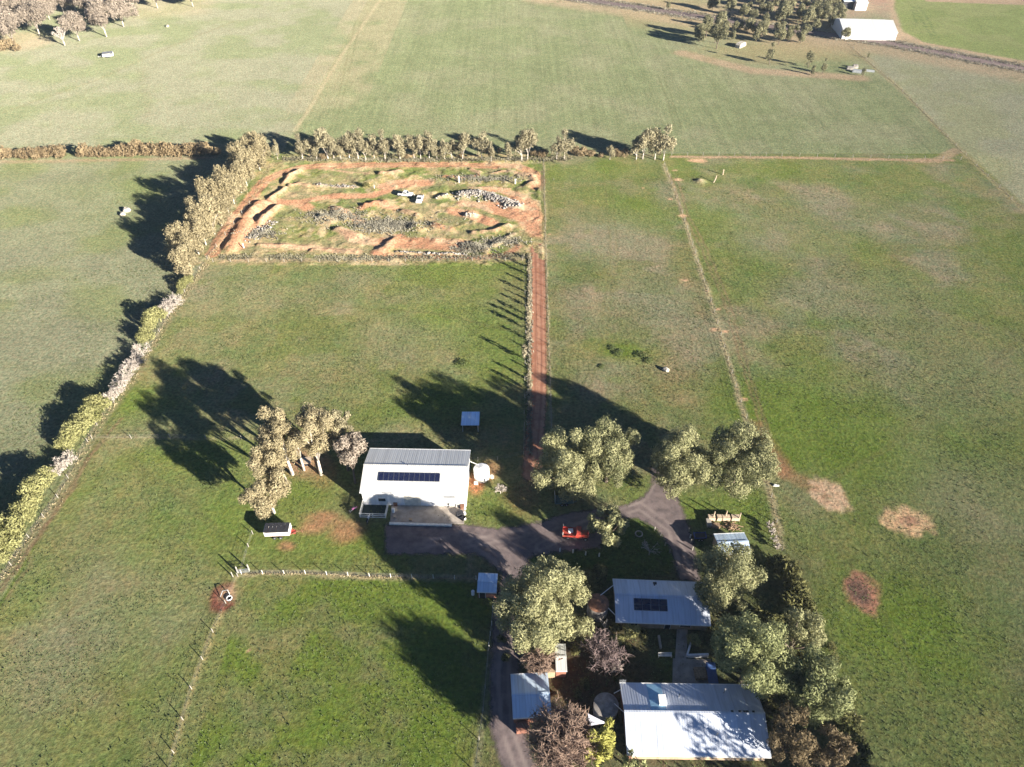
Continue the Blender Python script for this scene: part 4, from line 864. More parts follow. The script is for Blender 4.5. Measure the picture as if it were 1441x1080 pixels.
# barn
a, rz, L = frame2((508,691),(655,694),4.2)
barn, s1 = gable('barn', 'big white metal barn with solar panels beside the round white tank', 'barn', a, rz, L, 10.6, 4.2, 5.6, 'white_wall', 'white_roof',
   openings=[('roller_door','f',8.0,11.2,0,3.0,'offwhite'),('window','f',15.6,17.9,2.6,3.3,'steel'),('roller_door','f',12.2,15.2,0,3.0,'white'),('door','f',18.3,19.2,0,2.1,'white'),('window','f',3.0,4.4,1.2,2.1,'glass'),('window','f',9.0,9.4,3.5,3.8,'steel')],
   solar=(3.0, 2.0, 12, 1, .95, 1.7))
b = MB(); b.tube([(L+.05,8.2,4.1),(L+2.0,7.9,3.3)], .06, 6); b.build('downpipe', M['white'], barn)
b = MB(); b.tube([(8.5,5.3,5.6),(8.5,5.3,6.0)], .12, 8); b.build('roof_vent', M['steel'], barn)
# concrete apron and kerb
def slab(name, pts, z0, z1, m, label=None, kind='structure', cat=None):
    P = [p if isinstance(p, Vector) else G(*p) for p in pts]; n = len(P)
    b = MB(); b.add([(p.x,p.y,z0) for p in P]+[(p.x,p.y,z1) for p in P],[tuple(range(n,2*n))]+[(i,(i+1)%n,(i+1)%n+n,i+n) for i in range(n)])
    o = b.build(name, M[m]); tag(o, label, cat, kind=kind); return o
slab('concrete_apron', [(549,735),(653,738),(655,711),(551,706)][::1], -.05, .10, 'concrete', 'pale concrete apron in front of the barn doors')
slab('stone_kerb', [(548,739),(636,741.5),(636,738.8),(548,736.2)], -.05, .32, 'whitepost', 'low whitish kerb along the front of the barn apron', 'thing', 'kerb')
# tank (white)
def tank(px, py, r, h, body, roof, label, cone=.5, pipes=()):
    g = G(px, py); e = empty('water_tank', (g.x, g.y, 0)); b = MB(); b.tube([(0,0,-.05),(0,0,h)], r, 32); b.build('tank_wall', M[body], e, True)
    c = MB(); n = 32; vs = [(math.cos(2*math.pi*k/n)*(r+.06), math.sin(2*math.pi*k/n)*(r+.06), h+.005) for k in range(n)]+[(math.cos(2*math.pi*k/n)*.25, math.sin(2*math.pi*k/n)*.25, h+cone) for k in range(n)]
    c.add(vs, [(k,(k+1)%n,(k+1)%n+n,k+n) for k in range(n)]+[tuple(range(n,2*n))]); c.build('roof', M[roof], e)
    l = MB(); l.tube([(.3*r,-.4*r,h+cone*.5),(.3*r,-.4*r,h+cone*.75+.08)], .22, 12); l.build('hatch', M[roof], e)
    for (p0, p1) in pipes:
        q = MB(); q.tube([Vector(p0)-Vector((g.x,g.y,0)), Vector(p1)-Vector((g.x,g.y,0))], .07, 6); q.build('inlet_pipe', M['white'], e)
    for k in range(3):
        hb = MB(); zz = h*(.25+.25*k); hb.tube([(math.cos(t*.3927)*(r+.012), math.sin(t*.3927)*(r+.012), zz) for t in range(17)], .02, 4, False); hb.build('hoop', M[body], e)
    tag(e, label, 'water tank'); return e
tank(678,672,1.55,2.5,'white','white','round white water tank joined by a pipe to the barn',.35)
ptank = tank(840,862,1.75,3.0,'tankc','rust','round tank with rusty cone roof beside the solar-panelled house',.8,[(G(845,838,3.2),G(864,823,2.7)),(G(850,850,3.0),G(868,868,2.5))])
tank(851,1002,1.85,2.4,'tankc','tankc','round mossy concrete tank west of the long white house',.35,[(G(864,976,2.6),G(882,966,2.7)),(G(864,990,2.5),G(884,1008,2.7))])
# houses
a, rz, L = frame2((869,871),(997,876),2.6)
hN, s1 = gable('house', 'white-roofed house with a block of solar panels', 'house', a, rz, L, 7.0, 2.6, 3.7, 'tan_wall', 'sky_tinted_house_roof', .55, .5,
   openings=[('window','f',2,3.5,.9,2.1,'glass'),('door','f',8,8.9,0,2.05,'dark'),('window','f',10.5,12.2,.9,2.1,'glass'),('window','b',3,4.4,.9,2.0,'glass'),('window','b',9,10.4,.9,2.0,'glass')],
   solar=(2.8, 1.35, 4, 2, 1.35, .92))
b = MB(); b.tube([(6.6,6.1,3.4),(6.6,6.1,3.9)], .13, 8); b.box(6.3,6.9,5.9,6.3,3.9,4.05); b.build('roof_vent', M['dark'], hN)
a, rz, L = frame2((885,1057),(1081,1060),2.7)
hS, s1 = gable('house', 'long white-roofed house with a skylight and brick front', 'house', a, rz, L, 9.4, 2.7, 4.3, 'brick', 'sky_tinted_house_roof', .52, .5,
   openings=[('window','f',2,3.8,.9,2.1,'glass'),('window','f',6,7.8,.9,2.1,'glass'),('door','f',9.3,10.2,0,2.05,'offwhite'),('window','f',12,13.8,.9,2.1,'glass'),('window','f',15.5,17.3,.9,2.1,'glass'),('window','b',3,4.6,.9,2.0,'glass'),('door','b',7.0,7.9,0,2.05,'dark'),('window','b',10,12,.9,2.0,'glass')])
rs = (4.3-2.7)/(9.4*.48)
zb = lambda y: 4.3-(y-9.4*.52)*rs+.13
b = MB(); b.add([(3.7,5.0,zb(5.0)),(5.9,5.0,zb(5.0)),(5.9,9.8,zb(9.8)),(3.7,9.8,zb(9.8))],[(0,1,2,3)]); b.build('translucent_roof_panel', M['blue_panel'], hS)
b = MB(); b.box(5.0,6.1,6.0,7.5,3.6,4.35); b.build('skylight', M['white'], hS)
for x,y in ((8.2,7.5),(15.2,8.4),(12.8,2.0)):
    b = MB(); b.tube([(x,y,2.9),(x,y,4.3 if y>5 else 4.1)], .08, 7); b.tube([(x,y,4.3 if y>5 else 4.1),(x,y,4.42 if y>5 else 4.22)], .14, 7); b.build('roof_vent', M['steel'], hS)
for i,x in enumerate((15.3,16.4,17.1,17.5,18.4)): b = MB(); b.box(x,x+.36,4.95,5.2,4.40,4.55+.05*(i%2)); b.build('ridge_vent', M['dark'], hS)
b = MB(); b.tube([(-.3,8.8,2.6),(-.3,8.8,6.2)], .04, 6)
for k in range(5): b.tube([(-.8,8.8,5.0+k*.25),(.2,8.8,5.0+k*.25)], .02, 4)
b.build('aerial', M['steel'], hS)
# verandah on south house front
b = MB(); b.add([(0.2,-.9,2.25),(19.3,-.9,2.25),(19.3,-.62,2.5),(.2,-.62,2.5)],[(0,1,2,3)]); b.build('window_hood', M['tan_wall'], hS)
# carport, sheds
a, rz, L = frame2((723,1009),(775,1006),2.3)
e, s = gable('carport', 'carport with sky-tinted blue-white roof and brick end beside the gravel lane', 'carport', a, rz, L, 6.2, 2.3, 2.6, 'brick', 'sky_tinted_old_roof', .5, .2)
b = MB(); b.box(.3,2.4,-1.6,-.25,-.05,1.1); b.build('brick_bay', M['brick'], e)
a, rz, L = frame2((783,943),(797,943),2.5)
e, s = gable('garden_shed', 'narrow white-roofed shed with a tan lean-to beside the brown bare tree', 'shed', a, rz, L, 4.0, 2.5, 2.7, 'brick', 'white_roof', .5, .15)
b = MB(); b.box(-1.9,-.15,-.1,1.2,-.05,1.9); b.build('lean_to', M['tan_wall'], e); b = MB(); b.add([(.4,1.4,2.75),(1.1,1.7,2.77),(1.2,2.4,2.79),(.7,2.2,2.78),(.5,2.6,2.79),(.45,1.9,2.77)],[tuple(range(6))]); b.build('roof_patch', M['rust'], e)
a, rz, L = frame2((672,832),(698,833),2.1)
e, s = gable('field_shed', 'little brick shed with sky-tinted blue roof at the corner of the green paddock', 'shed', a, rz, L, 3.3, 2.1, 2.35, 'brick', 'sky_tinted_old_roof', .5, .15, openings=[('door','f',.3,1.3,0,1.8,'black')])
b = MB(); b.tube([(-.9,.6,-.05),(-.9,.6,1.0)], .3, 12); b.build('barrel', M['white'], e)
a, rz, L = frame2((1014,779),(1056,777),2.3)
e, s = gable('shed', 'shed with sky-tinted blue roof below the timber stack', 'shed', a, rz, L, 3.9, 2.3, 2.7, 'tan_wall', 'sky_tinted_old_roof', .5, .2)
# horse shelter
a = G(650,598,2.2); bq = G(673,598,2.2); rz = math.atan2(bq.y-a.y,bq.x-a.x); e = empty('horse_shelter',(a.x,a.y,0),rz); L=(bq-a).length; D=3.9
for x in (.1,L-.1):
    for y in (.1,D-.1): b=MB(); b.box(x-.06,x+.06,y-.06,y+.06,-.05,2.2 if y<1 else 2.0); b.build('post',M['whitepost'],e)
b=MB(); b.box(.03,L-.03,D-.05,D-.02,.05,1.95); b.box(.02,.05,.2,D-.06,.1,1.95); b.box(L-.05,L-.02,.2,D-.06,.1,1.95); b.build('wall',M['rust'],e)
b=MB(); b.add([(-.2,-.25,2.22),(L+.2,-.25,2.22),(L+.2,D+.2,2.02),(-.2,D+.2,2.02),(-.2,-.25,2.29),(L+.2,-.25,2.29),(L+.2,D+.2,2.09),(-.2,D+.2,2.09)],[(3,2,1,0),(4,5,6,7),(0,1,5,4),(1,2,6,5),(2,3,7,6),(3,0,4,7)]); b.build('roof',M['sky_tinted_old_roof'],e)
tag(e,'small open shelter with pale sloping roof on posts in the barn paddock','shelter')
# far sheds
a, rz, L = frame2((1188,42),(1264,44),4.5)
gable('farm_shed','large far white shed beside the bright green field','shed',a,rz,L,22,3.8,6.4,'white_wall','white_roof',.5,.3,openings=[('roller_door','f',4,8,0,4,'white')])
a, rz, L = frame2((1206,4),(1222,4),4)
gable('farm_shed','white shed cut off at the top above the larger far shed','shed',a,rz,L,14,4,6,'white_wall','white_roof',.5,.3)
a, rz, L = frame2((1188,2),(1203,2),4)
gable('farm_shed','dark-fronted shed left of the cut-off white shed','shed',a,rz,L,14,4,5.4,'dark','sky_tinted_old_roof',.5,.3)

# ------------------------------------------------------------------ trailers, vehicles, yard things
def wheel(e, x, y, r=.33, w=.2, ax='y'):
    b = MB(); d = Vector((0,w/2,0)) if ax == 'y' else Vector((w/2,0,0)); c = Vector((x,y,r)); b.tube([c-d, c+d], r, 14); wv = b.build('wheel', M['black'], e)
    h = MB(); h.tube([c-d*1.08, c+d*1.08], r*.5, 10); h.build('rim', M['steel'], wv)
def trailer(px, py, rz, L, W, z0, h, label, bodym='white', roofm=None, draw='rust', name='trailer'):
    g = G(px, py); e = empty(name, (g.x, g.y, 0), rz)
    b = MB(); b.box(-L/2,L/2,-W/2,W/2,z0,z0+.12); b.build('chassis', M[draw], e)
    b = MB(); t=.06; b.box(-L/2,L/2,-W/2,-W/2+t,z0+.125,z0+h); b.box(-L/2,L/2,W/2-t,W/2,z0+.125,z0+h); b.box(-L/2,-L/2+t,-W/2+t,W/2-t,z0+.125,z0+h+.3); b.box(L/2-t,L/2,-W/2+t,W/2-t,z0+.125,z0+h+.3); b.build('body', M[bodym], e)
    if roofm:
        n = 6
        for i in range(n):
            x0 = -L/2+t+.02+(L-2*t-.04)*i/n; x1 = x0+(L-2*t-.04)/n-.05
            r = MB(); r.add([(x0,-W/2-.05,z0+h+.32),(x1,-W/2-.05,z0+h+.32),(x1,W/2,z0+h+.35),(x0,W/2,z0+h+.35),(x0,-W/2-.05,z0+h+.37),(x1,-W/2-.05,z0+h+.37),(x1,W/2,z0+h+.40),(x0,W/2,z0+h+.40)],[(3,2,1,0),(4,5,6,7),(0,1,5,4),(1,2,6,5),(2,3,7,6),(3,0,4,7)]); r.build('roof_panel', M[roofm], e)
    for x in (-L*.12, L*.12):
        for y in (-W/2-.12, W/2+.12): wheel(e, x, y)
    d = MB(); d.tube([(L/2,-W*.4,z0+.05),(L/2+1.4,0,z0)], .06, 6); d.tube([(L/2,W*.4,z0+.05),(L/2+1.4,0,z0)], .06, 6); d.tube([(L/2+1.3,0,z0),(L/2+2.3,0,z0)], .05, 6); d.tube([(L/2+2.0,.12,0),(L/2+2.0,.12,z0+.3)], .035, 6); d.build('drawbar', M[draw], e)
    tag(e, label, 'trailer'); return e
trl = trailer(393,752,R(3),4.6,2.0,.7,1.1,'white box trailer with dark panelled lid and red drawbar on the grass','white','dark')
b = MB(); b.box(1.35,2.5,-.5,.5,.60,.78); b.build('red_platform', M['red'], trl)
b = MB(); b.box(2.35,3.2,-.45,.45,.45,.58); b.build('red_platform', M['red'], trl)
trailer(153,80,R(200),4.6,3.2,.5,1.0,'grey-topped trailer alone in the far left paddock','white','steel','whitepost')
trailer(984,757,R(2),2.2,1.3,.45,.4,'small dark blue box trailer beside the house drive','blue',None,'dark')
e = trailer(793,706,R(3),3.6,2.0,.5,.35,'teal flat trailer with upright end frames under the peppercorn tree','teal',None,'teal')
for x in (-1.75,1.75):
    b = MB(); b.tube([(x,-.95,.6),(x,-.95,2.2),(x,.95,2.2),(x,.95,.6)], .05, 6); b.build('end_frame', M['steel'], e)
# red truck
g = G(811,755); e = empty('red_truck', (g.x,g.y,0), R(-5))
b=MB(); b.box(-2.5,2.3,-.45,.45,.55,.72); b.build('chassis',M['rust'],e)
b=MB(); b.box(-2.6,-.2,-1.0,1.0,.9,1.0); b.box(-2.6,-.2,-1.0,-.95,1.0,1.35); b.box(-2.6,-.2,.95,1.0,1.0,1.35); b.box(-2.6,-2.55,-.95,.95,1.0,1.5); b.build('tray',M['red'],e)
for y in (-.95,.95): b=MB(); b.tube([(-2.55,y,1.36),(-2.55,y,2.3)],.04,5); b.build('tray_post',M['whitepost'],e)
b=MB(); b.prism([(-.15,.6),(1.0,.6),(1.0,1.35),(.8,2.0),(0,2.05),(-.15,1.4)],-.85,.85); b.build('cab',M['red'],e)
b=MB(); b.add([(.82,-.75,1.97),(.82,.75,1.97),(1.012,.78,1.4),(1.012,-.78,1.4)],[(3,2,1,0)]); b.build('windscreen',M['glass'],e)
b=MB(); b.prism([(1.02,.6),(2.2,.6),(2.25,1.05),(2.1,1.25),(1.02,1.34)],-.6,.6); b.build('bonnet',M['red'],e)
for y in (-.62,.62): b=MB(); b.box(1.3,2.2,y-.2 if y<0 else y-.012,y+.012 if y<0 else y+.2,.8,.98); b.build('mudguard',M['red'],e)
for y in (-.45,.45): b=MB(); b.tube([(2.24,y,1.0),(2.32,y,1.0)],.1,10); b.build('headlight',M['white'],e)
for x in (-1.6,1.7):
    for y in (-.85,.85): wheel(e,x,y,.42,.22)
tag(e,'old faded red truck with a pale tray parked under the small peppercorn','truck')
b=MB(); b.box(-.4,.3,-.5,.4,0,.7); g=G(803,748,1.0); b=MB(); b.box(-.45,.45,-.35,.35,0,.4); b.box(-.3,.3,-.45,-.36,.02,.3); tag(b.build('white_crate',M['white'],None,loc=(g.x,g.y,1.005)),'white crate lying on the tray of the red truck','crate')
# cars in the motocross ground
def ute(px,py,rz,label,m='white'):
    g=G(px,py); e=empty('utility_car',(g.x,g.y,hgt(g.x,g.y)),rz)
    b=MB(); b.prism([(-2.4,.4),(2.3,.4),(2.4,.7),(2.3,.95),(1.0,1.05),(-2.4,1.0)],-.88,.88); b.build('body',M[m],e)
    b=MB(); b.prism([(-.9,1.05),(1.0,1.06),(.45,1.62),(-.6,1.65)],-.78,.78); c=b.build('cab',M[m],e)
    w=MB(); w.add([(1.0,-.7,1.10),(1.0,.7,1.10),(.5,.66,1.60),(.5,-.66,1.60)],[(0,1,2,3)]); w.build('windscreen',M['glass'],e)
    w=MB(); w.add([(-.93,-.7,1.10),(-.93,.7,1.10),(-.63,.66,1.62),(-.63,-.66,1.62)],[(3,2,1,0)]); w.build('rear_window',M['glass'],e)
    for y in (-.79,.79): w=MB(); w.add([(-.7,y,1.12),(.8,y,1.12),(.42,y,1.55),(-.55,y,1.57)],[(0,1,2,3)] if y<0 else [(3,2,1,0)]); w.build('side_window',M['glass'],e)
    w=MB(); w.box(-2.3,-1.0,-.72,.72,1.02,1.06); w.build('tray_cover',M['dark'],e)
    for y in (-.6,.6): w=MB(); w.tube([(2.34,y,.75),(2.42,y,.75)],.1,8); w.build('headlight',M['glass'],e)
    for x in (-1.5,1.5):
        for y in (-.82,.82): wheel(e,x,y,.36,.2)
    tag(e,label,'car'); return e
ute(571,276,R(-12),'white utility car parked side-on beside the tan mounds')
ute(591,283,R(-95),'white utility car parked nose down next to the other one')
b=MB(); b.tube([(0,0,0),(0,0,.9)],.3,10); g=G(583,277); tag(b.build('drum',M['stone'],None,loc=(g.x,g.y,hgt(g.x,g.y))),'pale drum standing between the two parked utilities','drum')
# farm junk far right
g=G(1206,101); b=MB(); rr=random.Random(4)
for i,(px,py,l,w,h,lab) in enumerate([(1196,98,3,2,1.2,'pale old tank end left in the far junk pile'),(1206,102,4,2.2,1.0,'white sheet-metal box in the middle of the far junk'),(1203,96,2.4,1.6,1.5,'pale upright bin behind the far junk'),(1222,101,5,.8,.8,'long pale trough beside the slanting far fence')]):
    g=G(px,py); b=MB(); b.box(-l/2,l/2,-w/2,w/2,0,h*.6); b.box(-l/2+.2,l/2-.2,-w/2+.2,w/2-.2,h*.605,h); b.box(-l/2-.1,-l/2-.005,-w/2,w/2,.2,.4); o=b.build('farm_junk',M['galv' if i%2 else 'rubble'],None,loc=(g.x,g.y,0)); o.rotation_euler=(0,0,rr.uniform(-.5,.5)); tag(o,lab,'junk')
g=G(1042,66); b=MB(); b.prism([(-3,0),(3,0),(3,1.3),(2,2.0),(-2,2.0),(-3,1.3)],-1.2,1.2); b.box(-2,2,-1.3,-1.205,.5,1.2); o=b.build('old_caravan',M['stone'],None,loc=(g.x,g.y,0)); o.rotation_euler=(0,0,.8); tag(o,'small pale caravan parked among the far trees','caravan')
# dog pen beside barn
g=G(507,728); g2=G(541,729); rz=math.atan2(g2.y-g.y,g2.x-g.x); e=empty('animal_pen',(g.x,g.y,0),rz); L=4.9; D=3.1
for (x0,y0,x1,y1) in [(0,0,L,0),(0,0,0,D),(L,0,L,D)]:
    for z in (.08,.6,1.15): b=MB(); b.tube([(x0,y0,z),(x1,y1,z)],.07,6); b.build('rail',M['whitepost'],e)
for (x,y) in ((0,0),(L/2,0),(L,0),(0,D),(L,D)): b=MB(); b.tube([(x,y,-.05),(x,y,1.25)],.09,6); b.build('post',M['whitepost'],e)
b=MB(); b.add([(.1,.1,.02),(L-.1,.1,.02),(L-.1,D,.02),(.1,D,.02)],[(0,1,2,3)]); b.build('turf',M['mesh'],e)
tag(e,'white railed animal pen at the left front corner of the barn','pen')
def bike(px,py,rz,m,label,s=1.0,z=0):
    g=G(px,py); e=empty('motorbike',(g.x,g.y,z),rz); e.scale=(s,s,s)
    for x in (-.65,.65):
        b=MB(); b.tube([(x+.3*math.cos(t*math.pi/8),0,.33+.3*math.sin(t*math.pi/8)) for t in range(17)],.055,6,False); wv=b.build('wheel',M['black'],e)
    b=MB(); b.tube([(-.65,0,.33),(-.1,0,.5),(.4,0,.75),(.65,0,.33)],.05,6); b.build('frame',M['steel'],e)
    b=MB(); b.prism([(-.15,.6),(.4,.65),(.35,.95),(-.1,.88)],-.14,.14); b.build('fuel_tank',M[m],e)
    b=MB(); b.prism([(-.85,.82),(-.18,.80),(-.18,.9),(-.85,.95)],-.12,.12); b.build('seat',M['black'],e)
    b=MB(); b.tube([(.42,-.38,1.08),(.42,.38,1.08)],.025,6); b.build('handlebar',M['steel'],e)
    b=MB(); b.prism([(.45,.72),(.95,.66),(.95,.70),(.45,.78)],-.08,.08); b.build('mudguard',M[m],e)
    tag(e,label,'motorbike')
bike(497,720,R(40),'pink','pink and white child motorbike lying left of the pen',1.0)
bike(519,733,R(80),'white','white motorbike standing just below the pen rails',1.15)
bike(622,709,R(20),'dark','dark motorbike by the pale roller door of the barn',1.1,.1)
bike(612,711,R(-15),'dark','second dark motorbike, leaning left of the other by the barn door',1.1,.1)
bike(634,711,R(60),'red','red-tanked motorbike next to the white barn door',1.0,.1)
# clutter by the barn
def crate(px,py,l,w,h,m,name,label,cat,z=0.1,rz=0):
    g=G(px,py); b=MB(); b.box(-l/2,l/2,-w/2,w/2,0,h*.9); b.box(-l/2-.03,l/2+.03,-w/2-.03,w/2+.03,h*.905,h); o=b.build(name,M[m],None,loc=(g.x,g.y,z)); o.rotation_euler=(0,0,rz); tag(o,label,cat)
def drum(px,py,r,h,m,label,z=.1,name='drum'):
    g=G(px,py); b=MB(); b.tube([(0,0,0),(0,0,h*.33),(0,0,h*.34),(0,0,h*.66),(0,0,h*.67),(0,0,h)],[r,r,r*1.05,r*1.05,r,r],14); tag(b.build(name,M[m],None,loc=(g.x,g.y,z)),label,'drum')
crate(573,708,2.4,1.0,1.1,'dark','workbench','dark covered bench against the barn wall','bench'); crate(548,704,1.6,.9,.9,'dark','cupboard','low dark cupboard at the pen end of the barn wall','cupboard',0)
crate(645,712,.8,.8,.8,'offwhite','crate','pale crate at the left of the apron clutter','crate'); crate(651,716,.7,.6,.9,'rust','crate','rusty crate in the apron clutter by the barn corner','crate')
crate(647,725,1.3,.9,.6,'dark','toolbox','black toolbox at the lower right corner of the apron','box',.1,.4); crate(652,731,.9,.7,.5,'black','crate','black crate nearest the driveway on the apron','crate',.1,.8)
crate(557,712,.7,.5,.8,'rust','crate','rusty box on the left edge of the apron','crate'); crate(578,733,.5,.4,.4,'tan_wall','crate','tan box near the kerb on the apron','crate')
drum(554,721,.3,.9,'white','white drum on the left edge of the apron'); drum(556,729,.25,.6,'palewood','tan tub near the left end of the kerb'); drum(641,707,.3,.9,'red','red drum between the barn door and the clutter'); drum(649,708,.28,.8,'offwhite','cream drum close to the barn corner'); drum(604,708,.28,.85,'dark','dark drum at the middle of the barn front')
for i,(px,py) in enumerate([(654,717),(654,724),(654,731)]): drum(px,py,.25,.6,'white',f'white pot, {ORD[i]} down the right edge of the barn apron',.0,'pot')
drum(686,668,.5,.5,'tan_wall','tan tub right of the white tank',0,'tub'); drum(692,672,.45,.4,'offwhite','cream tub beside the leafless shrub and tank',0,'tub'); crate(670,681,.8,.6,.4,'offwhite','crate','pale box below the white tank','crate',0)
# feeder hut & table under eucalypts
g=G(432,656); e=empty('small_hutch',(g.x,g.y,0),R(8)); b=MB(); b.box(-.8,.8,-.1,1.4,0,1.0); b.build('wall',M['wood'],e); b=MB(); b.box(-.95,.95,-.3,1.5,1.005,1.09); b.build('roof',M['palewood'],e); b=MB(); b.box(-.4,.4,-.13,-.105,.1,.8); b.build('door',M['dark'],e); tag(e,'small timber hutch with pale roof under the barn eucalypts','hutch')
g=G(396,655); b=MB()
for i in range(5): b.tube([(i*.25-.5,-.8,.1+i*.02),(i*.3-.6,.9,.5)],.07,5)
tag(b.build('log_heap',M['twig2'],None,loc=(g.x,g.y,0)),'heap of grey branches under the leftmost barn eucalypts','firewood')
# gate posts, trough
post(335,806,1.9,.13,'pale gate post at the corner of the small green paddock','post',name='gate_post'); post(351,803,1.9,.13,'pale gate post right of its twin above the green paddock','post',name='gate_post'); post(328,812,1.5,.1,'thin post left of the gate by the trough','post',name='gate_post')
e=empty('field_gate',G(335,808),math.atan2(.0,1)); 
for z in (.3,.6,.9,1.2): b=MB(); b.tube([(0,0,z),(2.0,.3,z)],.035,5); b.build('rail',M['galv'],e)
b=MB(); b.tube([(0,0,.2),(0,0,1.3)],.04,5); b.tube([(2.0,.3,.2),(2.0,.3,1.3)],.04,5); b.build('stile',M['galv'],e); tag(e,'galvanised field gate between two pale posts','gate')
g=G(323,843); e=empty('water_trough',(g.x,g.y,0)); b=MB()
b.tube([(.45*math.cos(t*math.pi/8),.45*math.sin(t*math.pi/8),.25) for t in range(17)],.1,8,False); b.build('rim',M['white'],e); b=MB(); b.tube([(0,0,0),(0,0,.2)],.5,16); b.build('basin',M['black'],e); tag(e,'round white-rimmed water trough on bare red earth','trough')
g=G(316,838); b=MB(); b.tube([(-.6,-.3,.1),(-.2,.3,.9),(.6,.5,.9),(.9,.1,.1)],.07,6); tag(b.build('bent_pipe',M['galv'],None,loc=(g.x,g.y,0)),'bent pale pipe arching beside the round trough','pipe')
# timber stack with posts
g=G(1020,735)
for i,(px,py) in enumerate([(1003,731),(1020,730),(1039,733)]): post(px,py,2.4,.13,f'pale leaning post, {ORD[i]} from the left behind the timber stack','palewood','posts behind the timber stack')
for i,(px,py,l) in enumerate([(1002,731,1.6),(1010,731,1.2),(1022,731,1.7),(1033,731,1.8)]): crate(px,py,l,.9,.9,'palewood','timber_box',f'pale timber box, {ORD[i]} from the left in the row below the posts','box',0)
e=empty('firewood_heap',G(1030,742)); b=MB(); rr=random.Random(9)
for i in range(60):
    x,y=rr.gauss(0,.7),rr.gauss(0,.6); z=max(0,.8-abs(x)*.5-abs(y)*.5)*rr.random(); a=rr.uniform(0,3.1); d=Vector((math.cos(a),math.sin(a),rr.uniform(-.2,.3)))*rr.uniform(.3,.6); b.tube([Vector((x,y,z+.1))-d,Vector((x,y,z+.1))+d],.07,5)
b.build('firewood',M['wood'],e); tag(e,'brown heap of split firewood between the boxes and blue shed','firewood')
crate(1006,741,1.7,1.0,.5,'wood','pallet','dark pallet left of the firewood heap','pallet',0); crate(997,738,.8,1.6,.7,'post','crate','grey crate at the left end of the timber boxes','crate',0)
crate(1030,768,.5,.5,.3,'dark','crate','dark crate hidden by the blue shed wall','crate',0)
g=G(1092,684); b=MB(); b.box(-.6,.6,-.15,.15,0,.15); b.box(-.4,.1,-.2,.2,.155,.3); tag(b.build('white_plank',M['white'],None,loc=(g.x,g.y,0)),'small white plank lying on the grass by the paddock fence corner','plank')
# firepit
g=G(899,752); b=MB(); b.tube([(.65*math.cos(t*math.pi/8),.65*math.sin(t*math.pi/8),.12) for t in range(17)],.12,6,False); tag(b.build('fire_ring',M['post'],None,loc=(g.x,g.y,0)),'round grey fire ring on the dark lawn','fire pit')
# garden: walls, path, patio, furniture
slab('garden_path',[(950,928),(966,928),(968,877),(953,877)],-.05,.05,'concrete','concrete path joining the two houses')
slab('patio',[(946,966),(1004,968),(1000,928),(947,927)],-.05,.06,'concrete','dark concrete patio behind the long house')
g=G(964,925); e=empty('garden_wall',(g.x,g.y,0)); b=MB(); b.add([],[]); P0=G(966,925); P1=G(973,901); P2=G(996,924)
def wallseg(bm,a,b_,h,t):
    d=(b_-a); n=Vector((-d.y,d.x,0)).normalized()*t/2; o=Vector((g.x,g.y,0)); q=[a-n-o,b_-n-o,b_+n-o,a+n-o]; bm.add([(p.x,p.y,-.05) for p in q]+[(p.x,p.y,h) for p in q],[(3,2,1,0),(4,5,6,7),(0,1,5,4),(1,2,6,5),(2,3,7,6),(3,0,4,7)])
wallseg(b,P0,P1,.8,.3); b.build('short_arm',M['white'],e); b=MB(); wallseg(b,P0+Vector((.16,0,0)),P2,.8,.3); b.build('long_arm',M['white'],e); tag(e,'white L-shaped garden wall between the two houses','wall')
g=G(926,926); e=empty('garden_bench',(g.x,g.y,0)); b=MB(); b.box(0,2.2,0,.4,.42,.5); b.build('seat',M['whitepost'],e); b=MB(); b.box(0,2.2,.42,.48,.51,.9); b.build('backrest',M['whitepost'],e)
for x in (.05,2.1): b=MB(); b.box(x,x+.1,.02,.38,-.02,.415); b.build('leg',M['whitepost'],e)
tag(e,'white slatted garden bench left of the path','bench')
crate(928,905,.3,2.2,.5,'post','planter','grey timber planter edge above the bench','planter',0); crate(985,950,1.8,1.8,.7,'wood','outdoor_table','square dark table on the patio','table',.06); 
g=G(1000,955); b=MB(); b.add([(-.8,-2.2,.9),(.8,-2.2,.8),(.9,2.0,1.2),(-.6,2.1,1.3),(-.8,-2.2,.85),(.8,-2.2,.75),(.9,2.0,1.15),(-.6,2.1,1.25)],[(0,1,2,3),(7,6,5,4),(0,4,5,1),(1,5,6,2),(2,6,7,3),(3,7,4,0)]); b.box(-.5,.5,-1.8,1.8,.0,.7); tag(b.build('tarp_cover',M['tarp'],None,loc=(g.x,g.y,.0)),'blue tarpaulin over a stack at the patio edge','tarpaulin')
crate(939,880,.4,.4,.9,'blue','blue_bin','blue bin under the eave of the solar-panelled house','bin',0)
# shade sail
c=[G(827,1004,3.2),G(855,1018,2.7),G(829,1022,2.4)]; o=Vector((c[0].x,c[0].y,0)); e=empty('shade_sail',o); vs=[];N_=8
for i in range(N_+1):
    for j in range(N_+1-i):
        u=i/N_;v=j/N_; w_=1-u-v; p=c[0]*w_+c[1]*u+c[2]*v; p=p.copy(); cen=(c[0]+c[1]+c[2])/3; k=min(u,v,w_); edge=1-.0; pull=.28*(u*v+v*w_+w_*u)*1.0; p=p.lerp(cen,pull); vs.append(p-o)
idx={};k=0
for i in range(N_+1):
    for j in range(N_+1-i): idx[i,j]=k;k+=1
fs=[]
for i in range(N_):
    for j in range(N_-i):
        fs.append((idx[i,j],idx[i+1,j],idx[i,j+1]))
        if j<N_-i-1: fs.append((idx[i+1,j],idx[i+1,j+1],idx[i,j+1]))
b=MB(); b.add(vs,fs); b.build('cloth',M['sail'],e)
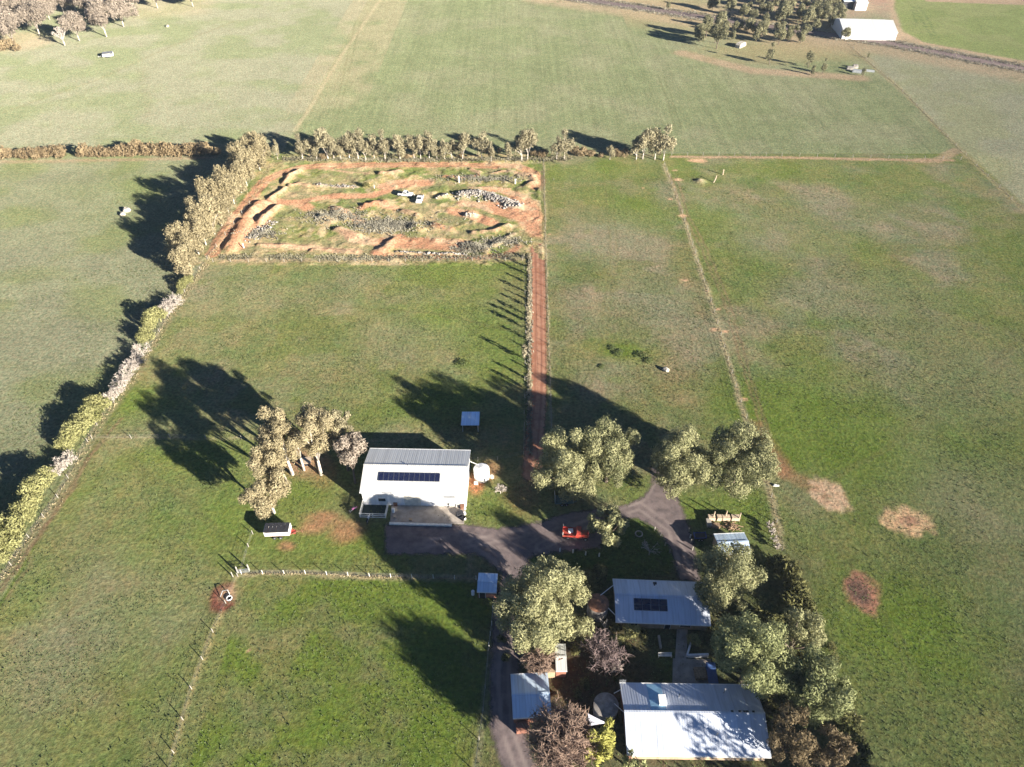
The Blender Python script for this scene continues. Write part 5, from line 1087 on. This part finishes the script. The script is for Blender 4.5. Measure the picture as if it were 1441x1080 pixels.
for q in c: b=MB(); b.tube([(q.x-o.x,q.y-o.y,-.05),(q.x-o.x,q.y-o.y,q.z)],.05,6); b.build('pole',M['steel'],e)
tag(e,'pale triangular shade sail beside the concrete tank','shade sail')

# ------------------------------------------------------------------ haze, light, camera
hb = MB(); hb.box(-900,900,-120,900,-1.0,114); ho = hb.build('haze', None)
hm = bpy.data.materials.new('haze'); nt, out = nodes(hm); pv = nt.nodes.new('ShaderNodeVolumePrincipled'); pv.inputs['Color'].default_value = (.70,.85,1,1); pv.inputs['Density'].default_value = .00007; pv.inputs['Anisotropy'].default_value = .1
nt.links.new(pv.outputs[0], out.inputs['Volume']); ho.data.materials.append(hm); tag(ho, 'thin pale morning haze over the paddocks', kind='stuff')

w = bpy.data.worlds.new('World'); scn.world = w; w.use_nodes = True; nt = w.node_tree; nt.nodes.clear()
sky = nt.nodes.new('ShaderNodeTexSky'); sky.sky_type = 'NISHITA'; sky.sun_disc = False; sky.sun_elevation = SUN_EL; sky.sun_rotation = math.atan2(SUN_DIR.x, SUN_DIR.y)
sky.air_density = .45; sky.dust_density = 0.0; sky.ozone_density = 4.0
bg = nt.nodes.new('ShaderNodeBackground'); bg.inputs['Strength'].default_value = .05; wo = nt.nodes.new('ShaderNodeOutputWorld'); nt.links.new(sky.outputs[0], bg.inputs[0]); nt.links.new(bg.outputs[0], wo.inputs[0])
sl = bpy.data.lights.new('sun', 'SUN'); sl.energy = 5.0; sl.angle = R(.6); sl.color = (1.0, .93, .82); so = bpy.data.objects.new('sun', sl); col.objects.link(so)
sd_ = SUN_DIR.normalized()*math.cos(SUN_EL) + Vector((0,0,math.sin(SUN_EL))); so.rotation_euler = sd_.to_track_quat('Z','Y').to_euler(); so.location = (60,-60,200)
cam = bpy.data.cameras.new('camera'); cam.sensor_width = 36; cam.lens = 36*F/1441; cam.clip_start = .5; cam.clip_end = 20000
co = bpy.data.objects.new('camera', cam); col.objects.link(co); co.location = (0,0,CH); co.rotation_euler = (math.pi/2-PITCH, 0, 0); scn.camera = co
scn.view_settings.view_transform = 'Standard'; scn.view_settings.look = 'None'; scn.view_settings.exposure = 1.82; scn.view_settings.gamma = 1
scn.cycles.use_denoising = True; scn.cycles.max_bounces = 5; scn.cycles.transparent_max_bounces = 8; scn.cycles.volume_bounces = 0
